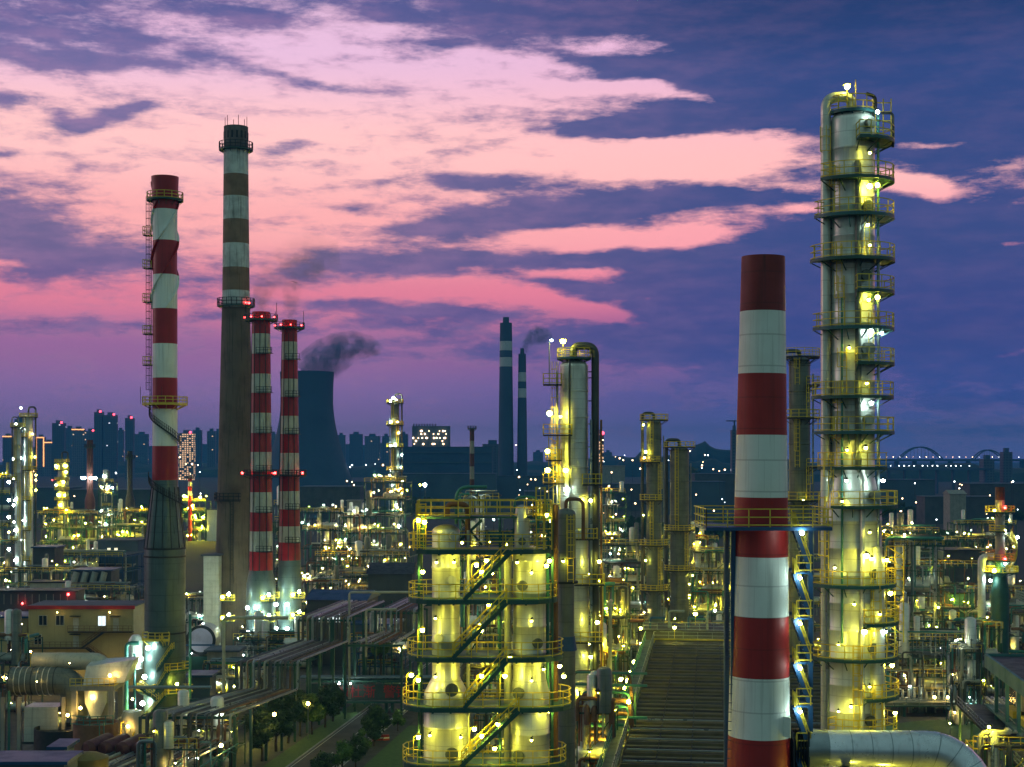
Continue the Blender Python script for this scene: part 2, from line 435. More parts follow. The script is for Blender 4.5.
# where cloud is thick (positive) and where the glow shows through (negative)
clouds = [
 (60, 40, 150, 34, 6, .95), (250, 32, 60, 16, 0, .8), (90, 82, 120, 12, 2, .85), (215, 74, 40, 8, 0, .5), (310, 90, 75, 6, -8, .75), (20, 122, 30, 10, 0, .8), (120, 135, 42, 9, 22, .85),
 (85, 137, 22, 9, -10, .6), (150, 120, 12, 4, 20, .4), (20, 174, 24, 4, 0, .6), (100, 183, 14, 4, 10, .5), (30, 235, 70, 42, -22, 1.0), (85, 270, 70, 16, -4, .9), (200, 285, 50, 7, 0, .7), (200, 302, 45, 5, 0, .55),
 (90, 330, 110, 8, 0, .7), (285, 157, 24, 8, 8, .75), (360, 187, 35, 5, 8, .6), (480, 184, 75, 9, -2, 1.1), (600, 70, 90, 6, -6, .8), (690, 88, 60, 6, -10, .9), (560, 36, 70, 8, 0, .7), (400, 235, 50, 8, 10, .5), (330, 215, 30, 5, 0, .45), (520, 262, 120, 8, 0, .7), (700, 205, 60, 7, 0, .7), (430, 56, 60, 6, -4, .6), (150, 60, 70, 7, 0, .6), (350, 272, 90, 17, 4, .95), (470, 228, 70, 22, 8, .95), (560, 218, 90, 22, 0, .95),
 (640, 200, 80, 14, 0, .8), (622, 134, 56, 8, 0, 3.0), (640, 132, 50, 9, 0, .6), (520, 55, 80, 9, -8, .7), (620, 80, 50, 10, 0, .7), (620, 20, 190, 26, -3, 1.3), (400, 28, 60, 10, -6, .65),
 (720, 120, 110, 16, -2, .9), (760, 80, 120, 22, -8, .9), (900, 60, 200, 90, 0, 2.0), (940, 300, 170, 90, 0, 1.6), (700, 275, 110, 22, -5, 1.1), (560, 300, 70, 8, 0, .7), (400, 320, 120, 12, 0, .7),
 (740, 330, 170, 40, 0, 1.1), (610, 262, 80, 7, -4, .8), (430, 268, 80, 9, 2, .8), (470, 312, 60, 5, 0, .7), (575, 288, 60, 4, -6, .7), (330, 306, 70, 6, 0, .7), (150, 262, 50, 8, 0, .5), (250, 318, 60, 6, 0, .6), (500, 345, 260, 16, 0, .6), (740, 200, 70, 8, 3, .7), (860, 240, 120, 30, 0, .9), (950, 130, 110, 40, 0, 1.3), (480, 12, 60, 10, 0, .5), (700, 45, 110, 12, -8, .5), (340, 5, 90, 12, 0, .5),
]
glows = [
 (640, 92, 70, 5, 4, .55), (560, 95, 60, 6, 0, .3), (690, 103, 60, 5, -8, .6), (700, 150, 110, 12, 0, .9), (680, 170, 110, 12, 3, .7), (920, 160, 38, 5, 3, 1.1), (910, 198, 38, 10, -14, 1.5), (905, 257, 18, 5, 0, 1.0), (990, 258, 14, 3.5, 4, .9), (780, 95, 30, 5, 8, .5),
 (600, 238, 90, 8, -3, .95), (540, 232, 40, 6, 0, .5), (660, 242, 55, 6, 0, .9), (600, 275, 26, 5, 0, .9), (800, 212, 18, 5, 3, .7), (590, 312, 45, 8, -14, 1.0), (530, 300, 60, 8, -8, 1.0), (370, 292, 50, 7, 0, .6), (450, 290, 40, 8, 0, .55),
 (1000, 356, 24, 4, 6, .7), (930, 290, 40, 5, 12, .3), (20, 275, 24, 4, 0, .5), (600, 60, 90, 14, 4, .6),
]
cmask = T.m('SUBTRACT', total(clouds, q), total(glows, q))
st = T.node('ShaderNodeMapping'); st.inputs['Scale'].default_value = (1, 3.4, 1); T.link(base.outputs[0], st.inputs[0])
fn = T.noise(st.outputs[0], 30, 10, .68)
fn2 = T.noise(st.outputs[0], 5, 4, .55)
dens = T.m('ADD', cmask, T.m('MULTIPLY', T.m('SUBTRACT', fn.outputs[0], .5), 2.2))
dens = T.m('ADD', dens, T.m('MULTIPLY', T.m('SUBTRACT', fn2.outputs[0], .5), .5))
st3 = T.node('ShaderNodeMapping'); st3.inputs['Scale'].default_value = (1, 5.5, 1); st3.inputs['Rotation'].default_value = (0, 0, rad(4)); T.link(q, st3.inputs[0])
fn3 = T.noise(st3.outputs[0], 11, 6, .6)
dens = T.m('ADD', dens, T.m('MULTIPLY', T.m('SUBTRACT', fn3.outputs[0], .47), 1.3))
cloud = T.maprange(dens, -.04, .90)
edge = T.m('MULTIPLY', T.maprange(dens, .05, .35), T.m('SUBTRACT', 1.0, cloud))
# clear-sky glow by elevation
def ramp(fac, stops):
    nd = T.node('ShaderNodeValToRGB'); T.link(fac, nd.inputs[0]); cr = nd.color_ramp; cr.interpolation = 'EASE'
    while len(cr.elements) < len(stops): cr.elements.new(.5)
    for e, (p, c) in zip(cr.elements, stops): e.position = p; e.color = (*srgb(*c), 1)
    return nd.outputs[0]
def ev(py): return (HZ - py) / F / .6
clear_l = ramp(T.m('MULTIPLY', EL, 1 / .6), [(0, (172, 142, 196)), (ev(405), (142, 110, 168)), (ev(350), (158, 104, 156)), (ev(300), (226, 126, 150)), (ev(230), (250, 172, 172)), (ev(150), (252, 194, 192)), (ev(60), (226, 184, 214)), (.62, (104, 116, 150)), (1, (44, 76, 92))])
clear_r = ramp(T.m('MULTIPLY', EL, 1 / .6), [(0, (104, 112, 184)), (ev(395), (78, 84, 156)), (ev(330), (150, 88, 146)), (ev(290), (236, 126, 152)), (ev(240), (250, 160, 170)), (ev(180), (255, 186, 184)), (ev(60), (226, 176, 206)), (.62, (80, 100, 140)), (1, (36, 66, 84))])
cl_l = ramp(T.m('MULTIPLY', EL, 1 / .6), [(0, (140, 122, 184)), (ev(400), (112, 96, 158)), (ev(330), (98, 86, 142)), (ev(240), (88, 88, 136)), (ev(100), (94, 94, 146)), (ev(20), (66, 78, 136)), (1, (40, 68, 90))])
cl_r = ramp(T.m('MULTIPLY', EL, 1 / .6), [(0, (84, 100, 172)), (ev(400), (58, 76, 146)), (ev(330), (54, 68, 132)), (ev(240), (50, 70, 128)), (ev(100), (40, 66, 122)), (ev(20), (24, 54, 104)), (1, (24, 54, 80))])
side = T.maprange(AZ, -.16, .22)
clear = T.mix(side, clear_l, clear_r); clc = T.mix(side, cl_l, cl_r)
pinkedge = T.mix(T.m('MULTIPLY', edge, .12), clear, srgb(255, 168, 176))
tone = T.noise(st.outputs[0], 24, 5, .6)
clv = T.mix(T.m('MULTIPLY', T.maprange(tone.outputs[0], .35, .75), T.m('SUBTRACT', 1.0, T.m('MULTIPLY', side, .8))), clc, T.mix(.30, clc, srgb(190, 136, 172)))
sky = T.mix(T.m('MULTIPLY', cloud, T.m('ADD', .93, T.m('MULTIPLY', side, .06))), pinkedge, clv)
# outside the view the sky is pale grey-teal, chosen to light the fronts
cosb = T.maprange(Y, -.1, .75)
sky = T.mix(cosb, srgb(112, 142, 140), sky)
sky = T.mix(T.maprange(Z, -.02, -.002), srgb(30, 45, 80), sky)
bg1 = T.node('ShaderNodeBackground'); T.link(sky, bg1.inputs[0]); bg1.inputs[1].default_value = 1.2
nish = T.node('ShaderNodeTexSky'); nish.sky_type = 'NISHITA'; nish.sun_disc = False; nish.sun_elevation = rad(-3); nish.sun_rotation = rad(-25)
bg2 = T.node('ShaderNodeBackground'); T.link(nish.outputs[0], bg2.inputs[0]); bg2.inputs[1].default_value = .012
addn = T.node('ShaderNodeAddShader'); T.link(bg1.outputs[0], addn.inputs[0]); T.link(bg2.outputs[0], addn.inputs[1]); T.link(addn.outputs[0], out.inputs['Surface'])
w.cycles.sampling_method = 'MANUAL'; w.cycles.sample_map_resolution = 512

sd = bpy.data.lights.new('afterglow', 'SUN'); sd.energy = .35; sd.angle = rad(30); sd.color = (1, .62, .62)
so = bpy.data.objects.new('afterglow', sd); COL.objects.link(so); so.rotation_euler = Vector((.9, -.2, -.22)).to_track_quat('-Z', 'Y').to_euler()

# ---------------------------------------------------------------- haze
hz = MB().bx(-5600, 5600, -400, 9100, -3, 205).build('haze', [], None, smooth=False); tag(hz, kind='stuff')
m = bpy.data.materials.new('haze_air'); m.use_nodes = True; t = NT(m.node_tree); t.n.clear()
o_ = t.node('ShaderNodeOutputMaterial'); v_ = t.node('ShaderNodeVolumePrincipled')
v_.inputs['Color'].default_value = (.05, .36, .85, 1); v_.inputs['Density'].default_value = .00015; v_.inputs['Anisotropy'].default_value = .1
t.link(v_.outputs[0], o_.inputs['Volume']); hz.data.materials.append(m)

# ---------------------------------------------------------------- ground
def ground_mat():
    m, t, b = new_mat('ground_soil'); tc = t.node('ShaderNodeTexCoord')
    n = t.noise(tc.outputs['Object'], .03, 6, .6); n2 = t.noise(tc.outputs['Object'], .9, 4, .6)
    c = t.mix(t.maprange(n.outputs[0], .4, .6), (.02, .022, .02), (.012, .02, .012)); c = t.mix(t.m('MULTIPLY', n2.outputs[0], .5), c, (.04, .038, .034))
    t.link(c, b.inputs['Base Color']); b.inputs['Roughness'].default_value = .9; return m
g = MB(); g.add([(-5500, -300, 0), (5500, -300, 0), (5500, 9000, 0), (-5500, 9000, 0)], [(0, 1, 2, 3)])
tag(g.build('ground', ground_mat(), smooth=False), kind='structure')
TH = math.tan(YAW); Rz = -YAW
def lat(a, Y, z=0.0):
    """point at lateral offset a (measured at Y=0) on the plant grid, at depth Y"""
    return Vector((a + Y * TH, Y, z))
def strip(name, a0, a1, y0, y1, z, m, kind='structure', th=0.0):
    mb = MB(); p = [lat(a0, y0), lat(a1, y0), lat(a1, y1), lat(a0, y1)]
    if th: mb.prism([(v.x, v.y) for v in p], z - th, z)
    else: mb.add([(v.x, v.y, z) for v in p], [(0, 1, 2, 3)])
    return tag(mb.build(name, m, smooth=False), kind=kind)
def grass_mat():
    m, t, b = new_mat('lawn'); tc = t.node('ShaderNodeTexCoord')
    n = t.noise(tc.outputs['Object'], 1.3, 6, .65); c = t.mix(t.maprange(n.outputs[0], .3, .7), (.035, .085, .02), (.06, .12, .03))
    t.link(c, b.inputs['Base Color']); b.inputs['Roughness'].default_value = .95; return m
M['lawn'] = grass_mat()
strip('plant_yard', -140, 140, 60, 420, .004, M['pave'])
strip('road', -58.0, -50.7, 100, 420, .010, M['asphalt'])
strip('kerb', -58.25, -58.0, 100, 420, .13, M['kerb'], th=.13); strip('kerb', -50.7, -50.45, 100, 420, .13, M['kerb'], th=.13)
strip('pavement', -50.45, -47.6, 100, 300, .12, M['pave'], th=.11)
strip('verge', -61.5, -58.25, 100, 300, .09, M['lawn'], th=.08)
strip('lawn', -47.6, -38, 120, 238, .10, M['lawn'], th=.09)
ln = MB()
for k in range(40):
    y0 = 110 + k * 8
    p = [lat(-54.45, y0), lat(-54.3, y0), lat(-54.3, y0 + 3), lat(-54.45, y0 + 3)]; ln.add([(v.x, v.y, .016) for v in p], [(0, 1, 2, 3)])
for a in (-57.7, -51.1):
    p = [lat(a, 100), lat(a + .14, 100), lat(a + .14, 400), lat(a, 400)]; ln.add([(v.x, v.y, .016) for v in p], [(0, 1, 2, 3)])
tag(ln.build('road_marking', M['line'], smooth=False), kind='structure')
# right-hand yard road and lawn
def poly(name, pts, z, m, th=.09, kind='structure'):
    return tag(MB().prism(pts, z - th, z).build(name, m, smooth=False), kind=kind)
def gp(px, py):   # ground point seen at px,py
    s = (py - HZ) / CAMZ; return ((px - 512) / s, F / s)
poly('road', [gp(860, 712), gp(1010, 712), gp(1010, 700), gp(860, 700)][::-1], .014, M['asphalt'], .01)
cx_, cy_ = gp(985, 735)
poly('lawn', [(cx_ + 16 * math.cos(t), cy_ + 13 * math.sin(t) * (1.5 if math.sin(t) < 0 else 1)) for t in [2 * PI * k / 32 for k in range(32)]], .1, M['lawn'], .095)

# far land: low rolling dark hills, lines of trees
def hill(px, py, s, wpx, name='hills'):
    x, y = XY(px, s); h = zz(py, s); W = wpx / s; n = 40; rnd = random.Random(int(px))
    vs = []; fs = []
    ph = [rnd.uniform(0, 6) for _ in range(6)]
    for j in range(7):
        for i in range(n + 1):
            u = i / n * 2 - 1; v = j / 6 * 2 - 1
            e = max(0, 1 - u * u) ** .7 * max(0, 1 - v * v) ** .6
            vs.append((x + u * W / 2, y + v * W * .12, -1 + (h + 1) * e * (1 + .18 * math.sin(u * 9 + ph[0]) + .1 * math.sin(u * 23 + ph[1]) + .05 * math.sin(u * 57 + ph[2]))))
    for j in range(6):
        for i in range(n): a = j * (n + 1) + i; fs.append((a, a + 1, a + n + 2, a + n + 1))
    mb = MB(); mb.add(vs, fs); return tag(mb.build(name, mat('hill_woods', (.02, .04, .02), .95, 0, .5, .02), smooth=False), kind='structure')
hill(120, 462, .45, 620); hill(350, 464, .5, 500); hill(700, 449, .5, 200); hill(620, 459, .42, 500); hill(960, 466, .6, 420); hill(760, 457, .55, 220)
# ================================================================ chimneys
SEG = 40
def banded(name, label, px, s, edges, radii, cols, extra=None, mats=None, base_z=0.0, n=SEG):
    """banded shell: edges = screen rows of band limits turned into heights; radii per edge; one material slot per band"""
    x, y = XY(px, s); root = thing(name, label, 'chimney', (x, y, 0), Rz)
    prof = []; mi = []
    for i in range(len(edges) - 1):
        z1, z0 = zz(edges[i], s), zz(edges[i + 1], s); k = 3
        for j in range(k):
            t = j / k; prof.append((radii[i] * (1 - t) + radii[i + 1] * t, z1 * (1 - t) + z0 * t)); mi.append(cols[i])
    prof.append((radii[-1], zz(edges[-1], s)))
    prof = prof[::-1]; mi = mi[::-1]
    top = prof[-1]
    prof += [(top[0] * .86, top[1]), (top[0] * .86, top[1] - 2.5)]; mi += [mi[-1], len(mats) - 1]
    mb = MB(); mb.lathe(prof, n, mats=mi, caps=False)
    mb.cur = len(mats) - 1; mb.lathe([(top[0] * .86, top[1] - 2.5), (.01, top[1] - 2.5)], n, mats=[len(mats) - 1], caps=False)
    shell = mb.build('shell', mats, root)
    return root, shell, s

# ---- right foreground: clean red and white stack inside a blue steel stair frame
S = 15.3
ed = [257, 312, 374, 435, 497, 556, 615, 675, 735, 797, 858, 920, 982, 1044, 1113]
ra = [21.5 + 9.6 * (e - 257) / 490 for e in ed]; ra = [r / S for r in ra]
stack_r, _, _ = banded('striped_chimney', 'clean bright red and white banded chimney with bare top beside the tallest tower', 756, S, ed, ra, [2, 1] + [0, 1] * 6, mats=[M['red_clean'], M['white_clean'], mat('sooty_red_top', (.20, .008, .008), .6, 0, .6, .3, .6, seam=2.03), M['steel_dark']])
mb = MB(); zd = zz(748, S)
stack_r.rotation_euler = (0, .0083, Rz)
# access hatch beside the duct
mb.box((ra[7] * .80, -ra[7] * .72, zz(722, S)), (.05, 1.0, 1.3), rz=rad(48)); mb.build('hatch', M['white_clean'], stack_r)

# steel frame round it
X0, Y0 = XY(763, S)
fr = thing('stair_tower', 'blue steel stair frame with yellow railings wrapped around the clean striped chimney', 'frame', (X0, Y0, 0), 0)
zt = zz(525, 15.3)
zb0 = zz(800, S)
cm = MB()
xl, xr = (732 - 763) / S, (809 - 763) / S
for x in (xl, xr):
    for y in (2.6, -.4): MB().bx(x - .15, x + .15, y - .15, y + .15, 0, zt - .2).build('column', M['steel_blue'], fr)

lv = [zz(p, S) for p in (525, 571, 616, 660, 703, 747, 790)]
for i, z in enumerate(lv[1:]):
    MB().bx(xl + .2, xr - .2, 2.6, 2.75, z - .2, z).build('beam', M['steel_blue'], fr)
top = MB(); top.prism([(-4.1, -2.6), (3.9, -2.6), (3.9, 3.2), (-4.1, 3.2)], zt - .22, zt); 
pl = MB()
for (x0, x1, y0, y1) in ((-4.1, 3.9, -3.0, -2.05), (-4.1, 3.9, 2.05, 3.2), (-4.1, -2.05, -2.05, 2.05), (2.05, 3.9, -2.05, 2.05)): pl.bx(x0, x1, y0, y1, zt - .22, zt)
pt = pl.build('platform', M['steel_blue'], fr)
MB().rail([(-4.1, -3.0, zt), (3.9, -3.0, zt), (3.9, 3.2, zt), (-4.1, 3.2, zt), (-4.1, -3.0, zt)], 1.15, 1.35, .065).build('railing', M['yellow'], pt)
for i in range(1, len(lv)):
    z = lv[i]; zu = lv[i - 1]
    d = MB().bx(ra[6] + .1, xr, -1.0, .9, z - .12, z).build('landing', M['steel_blue'], fr)
    MB().rail([(ra[6] + .15, -1.0, z), (xr, -1.0, z), (xr, .9, z)], 1.1, .9, .065).build('railing', M['yellow'], d)
    stair(fr, (xr - .1, -.95, z), (ra[5] + .1, -.95, zu - .1), .7, (0, 1, 0), M['steel_blue'])
    if i < 5: bulb(fr, ((796 - 763) / S, -1.4, z - .35), 'b_white', .10)
bulb(fr, (1.95, -3.1, zt - .35), 'b_white', .14)
ladder(fr, xl - .25, -.6, 2, zt, -90, cage=False, m=M['steel_blue'])

# flue duct running right from that stack
dz = zz(748, S); R = 18 / S
du = thing('flue_duct', 'big silver duct joined to the clean red and white chimney by ribbed bellows', 'duct', (X0, Y0, 0), 0)
xa = (800 - 763) / S + .35
pts = [(xa + 1.4, 0, dz), ((925 - 763) / S, -.3, dz)]
x1 = (925 - 763) / S
for k in range(1, 9):
    t = k / 8 * PI / 2 * .95; pts.append((x1 + 3.1 * math.sin(t), -.3 - 1.2 * (1 - math.cos(t)), dz - 3.1 * (1 - math.cos(t))))
l = pts[-1]; pts.append((l[0] + .35, l[1] - .5, 1.0))
mb = MB(); mb.path(pts, R, 32); mb.build('duct_shell', mat('duct_aluminium', (.62, .66, .70), .33, .55, .35, .5, .3, seam=0), du)
for k in (0, 2, 4, 6, 8, 9):
    p = Vector(pts[k]); q = Vector(pts[k + 1]); d = (q - p).normalized(); MB().cyl(p - d * .03, p + d * .03, R * 1.012, 32).build('seam_band', M['pipe'], du)
for k in (.22, .42, .62, .82):
    p = Vector(pts[0]).lerp(Vector(pts[1]), k); MB().cyl(p, p + Vector((.05, 0, 0)), R * 1.01, 32).build('seam_band', M['pipe'], du)

mb = MB(); mb.path([(xa, 0, dz), (xa + 1.42, 0, dz)], [R * 1.12, R * 1.0], 32); mb.build('transition_piece', M['pipe'], du)
mb = MB()
for k in range(5): mb.path([(xa - .9 + k * .18, 0, dz), (xa - .84 + k * .18, 0, dz), (xa - .78 + k * .18, 0, dz)], [R * .98, R * 1.12, R * .98], 24)
mb.bx(xa - 1.0, xa - .9, -R, R, dz - R, dz + R); mb.bx(xa - .06, xa + .04, -R * 1.08, R * 1.08, dz - R * 1.08, dz + R * 1.08)
mb.build('bellows', M['steel_dark'], du)
MB().box(((926 - 763) / S - .2, -R * .93, dz - .35), (.65, .35, .6)).build('nameplate_box', M['clad_dull'], du)
for xx, yy in ((2.6, 0), (9.2, 0)):
    sup = MB(); sup.bx(xa + xx - .15, xa + xx + .15, -.15, .15, 0, dz - R); sup.bx(xa + xx - .2, xa + xx + .2, -R, R, dz - R - .3, dz - R); sup.build('support', M['steel'], du); bulb(du, (xa + xx + .6, -1.2, dz - 3.6), 'b_yellow', .22); bulb(du, (xa + xx + 3, .4, dz - 4.2), 'b_yellow', .25)

# ---- left: fluted red and white stack with ladder and balconies, on a cone base
S = 6.5
ed = [177, 210, 241, 275, 309, 344, 378, 409, 446, 480]
ra = [13.5, 12.2, 12.0, 12.0, 12.2, 12.2, 12.2, 12.3, 12.4, 12.6]; ra = [r / S for r in ra]
x, y = XY(165, S); st1 = thing('striped_chimney', 'red and white chimney with spiral strakes, side ladder and grey cone base', 'chimney', (x, y, 0), Rz)
mats = [M['red'], M['white'], M['steel_dark']]; cols = [0, 1, 0, 1, 0, 1, 0, 1, 0]
prof = []; mi = []
for i in range(len(ed) - 1):
    for j in range(4):
        t = j / 4; prof.append((ra[i] * (1 - t) + ra[i + 1] * t, zz(ed[i], S) * (1 - t) + zz(ed[i + 1], S) * t)); mi.append(cols[i])
prof.append((ra[-1], zz(480, S))); prof = prof[::-1]; mi = mi[::-1]
prof += [(prof[-1][0] * .9, prof[-1][1]), (.01, prof[-1][1] - .8)]; mi += [0, 2]
sh = MB().lathe(prof, SEG, mats=mi, caps=False).build('shell', mats, st1)
# helical strakes on the upper part: three raised fins, coloured with the band they cross
for h in range(3):
    z0, z1 = zz(309, S), zz(182, S)
    for (za, zb_, c) in ((z0, zz(275, S), 1), (zz(275, S), zz(241, S), 0), (zz(241, S), zz(210, S), 1), (zz(210, S), z1, 0)):
        f = MB(); n = 18; vs = []
        for i in range(n + 1):
            z = za + (zb_ - za) * i / n; a = h * 2 * PI / 3 + (z - z0) / 10.5 * PI * 1.15 + .9
            for r in (1.80, 2.16):
                for da in (-.05, .05): vs.append((r * math.cos(a + da), r * math.sin(a + da), z))
        f.add(vs, [q for i in range(n) for q in ((i * 4, i * 4 + 2, i * 4 + 6, i * 4 + 4), (i * 4 + 1, i * 4 + 5, i * 4 + 7, i * 4 + 3), (i * 4 + 2, i * 4 + 3, i * 4 + 7, i * 4 + 6))])
        f.build('strake', M['white'] if c else M['red'], st1)
ring_deck(st1, zz(200, S), 1.9, 2.75, 0, 360, w=.09)
d = ring_deck(st1, zz(404, S), 1.9, 3.4, 0, 360, w=.09, dm=M['yellow'])
for k in range(3): ln = MB().bar((-3 + k * 1.7, -2.4, zz(404, S)), (-3 + k * 1.7, -2.4, zz(404, S) + 2.6), .06).build('lightning_rod', M['steel_dark'], st1)
ladder(st1, -2.3, 0, zz(404, S), zz(196, S), 180, .6, True, M['steel_dark'], .08)
for p in (235, 268, 302, 334, 365):
    z = zz(p, S); b = MB().bx(-3.3, -1.9, -.7, .7, z - .12, z).build('balcony', M['steel_dark'], st1)
    MB().rail([(-1.9, -.7, z), (-3.3, -.7, z), (-3.3, .7, z), (-1.9, .7, z)], 1.3, .7, .07).build('railing', M['yellow'], b)
# spiral stair below the lower gallery
def spiral(parent, R0, R1, z0, z1, a0, a1, w=.9, m=None, rm=None, n=26):
    m_ = MB(); r_ = MB()
    pi = []; po = []
    for i in range(n + 1):
        t = i / n; a = rad(a0 + (a1 - a0) * t); R = (R0 + (R1 - R0) * t); z = z0 + (z1 - z0) * t
        pi.append(Vector((R * math.cos(a), R * math.sin(a), z))); po.append(Vector(((R + w) * math.cos(a), (R + w) * math.sin(a), z)))
    for i in range(n):
        m_.bar(po[i], po[i + 1], .08, .2); m_.bar(pi[i], po[i], .3, .06)
        for k in (1.0, .55): r_.bar(po[i] + Vector((0, 0, k)), po[i + 1] + Vector((0, 0, k)), .05)
        r_.bar(po[i], po[i] + Vector((0, 0, 1)), .08)
    o = m_.build('staircase', m or M['steel_dark'], parent); r_.build('railing', rm or M['yellow'], o)
spiral(st1, 1.95, 1.95, zz(409, S), zz(445, S), 175, 370, .45, rm=M['steel_dark'])
# flared base
zc = [zz(480, S), zz(487, S), zz(548, S), zz(632, S), 1.0]
cn = MB(); cn.lathe([(21 / S, 0), (21 / S, zz(700, S)), (20 / S, zc[3]), (20.3 / S, zc[2]), (13 / S, zc[1]), (12.7 / S, zc[0])], 28); cn.build('cone_base', M['cone'], st1)
cn = MB()
for p in (548, 556, 632): cn.lathe([(20.2 / S, zz(p, S) - .15), (21 / S, zz(p, S) - .1), (21 / S, zz(p, S) + .1), (20.2 / S, zz(p, S) + .15)], 28, caps=False)
for k in range(14):
    a = 2 * PI * k / 14; cn.bar((20.4 / S * math.cos(a), 20.4 / S * math.sin(a), zc[2]), (13.2 / S * math.cos(a), 13.2 / S * math.sin(a), zc[1]), .12)
cn.build('stiffener', M['steel_dark'], st1)
spiral(st1, 2.0, 3.0, zz(478, S), zz(505, S), 200, 345, .45, rm=M['steel_dark'])
# stairs wrapped on the front of the base
zp = [zz(p, S) for p in (637, 667, 690, 712)]
ring_deck(st1, zp[0], 3.1, 4.1, 235, 300, w=.09, dm=M['yellow'])
ring_deck(st1, zp[1], 3.1, 4.6, 290, 345, w=.09); ring_deck(st1, zp[2], 3.1, 4.8, 290, 350, w=.09); ring_deck(st1, zp[2] + .2, 3.1, 4.4, 215, 262, w=.09)
yf = -4.2
for a, b in (((1.6, yf, zp[0] - 1.0), (-.2 + 1.2, yf, zp[0])), ((.2, yf, zp[1] - 3.4), (2.3, yf, zp[1] - .1)), ((.6, yf, zp[1]), (3.0, yf, zp[1] + 3.4)), ((-1.6, yf, zp[2] - 4.2), (2.0, yf, zp[2])), ((-2.2, yf, zp[1] - 2.4), (.6, yf, zp[1] - 4.4))):
    lo, hi = (a, b) if a[2] < b[2] else (b, a); stair(st1, lo, hi, .9, (0, -1, 0))
for (xx, yy, zz_) in ((-1.2, -3.9, zp[0] - 1.2), (-2.6, -3.2, zp[0] - 3.0), (-1.8, -3.8, zp[1] - 1.0), (-2.2, -3.6, zp[2] - 1.5)): bulb(st1, (xx, yy, zz_), 'b_white', .34)
for (xx, zz_, k) in ((-3.6, 6, 'b_warm'), (-4.4, 3.4, 'b_yellow'), (-3.2, 4.4, 'b_yellow'), (-5.0, 2.0, 'b_warm'), (3.4, zp[2] + 1.6, 'b_yellow')): bulb(st1, (xx, -4.0, zz_), k, .2)
pp = MB(); pp.path(bend([(-4.9, -3.2, 1), (-4.9, -3.2, zz(641, S)), (-3.0, -3.0, zz(641, S))], .8), .32, 10)
MB().cyl((-3.2, -4.3, 1), (-3.2, -4.3, zz(650, S)), .2, 8).build('riser_pipe', M['pipe_green'], st1)
MB().cyl((4.9, -2.5, 1), (4.9, -2.5, zz(612, S)), .22, 8).build('riser_pipe', M['pipe_green'], st1)
pp.build('riser_pipe', M['pipe_green'], st1)
sq = MB(); sq.lathe([(1.0, 0), (1.1, .4), (1.1, 4.4), (.7, 5), (.5, 5.2)], 20, (-4.2, -1.2, zz(668, S))); sq.build('fan_housing', M['clad_pale'], st1)

# ---- tall sooty concrete stack with painted upper bands
S = 4.5
ed = [127, 150, 175, 197, 220, 244, 268, 291, 308, 312, 640, 652]
ww = [24, 24.2, 24.6, 25, 25.4, 26, 26.4, 27, 27.5, 28, 43.5, 44]
st2, _, _ = banded('concrete_chimney', 'tallest chimney, brown sooty concrete with faded white bands on its upper third', 236, S, ed, [v / 2 / S for v in ww], [2, 1, 3, 1, 3, 1, 3, 1, 0, 0, 0], mats=[M['brick'], mat('faded_white_band', (.62, .68, .64), .8, 0, .5, .45, .7, dirtcol=(.13, .12, .10)), mat('sooty_crown', (.15, .13, .12), .85, 0, .5, .6, .4), mat('brown_upper_shaft', (.25, .165, .10), .85, 0, .5, .4, .5), M['steel_dark']])
st2.location.x += 0
ring_deck(st2, zz(150, S), 2.6, 3.7, 0, 360, rm=M['steel_dark'], w=.13, h=1.6)
ring_deck(st2, zz(306, S), 3.0, 4.1, 0, 360, rm=M['steel_dark'], w=.13, h=1.6)
ring_deck(st2, zz(500, S), 3.9, 4.7, 150, 300, dm=M['steel_dark'], rm=M['steel_dark'], w=.15, h=1.6)
for k in range(6): a = k * PI / 3; MB().bar((2.5 * math.cos(a), 2.5 * math.sin(a), zz(127, S) - .5), (2.5 * math.cos(a), 2.5 * math.sin(a), zz(127, S) + 2.2), .1).build('lightning_rod', M['red'], st2)
for k in range(16): a = 2 * PI * k / 16; MB().box((2.68 * math.cos(a), 2.68 * math.sin(a), zz(136, S)), (.1, .45, 1.6), rz=a).build('crown_opening', M['steel_dark'], st2)
ladder(st2, 0.5, -4.4, 8, zz(500, S), -90, .6, True, M['steel_dark'], .09)
for k in (0, 1): bulb(st2, (2.9 + .2 * k, -1.6 + k * 1.3, zz(306, S) + .5), 'b_red', .24)

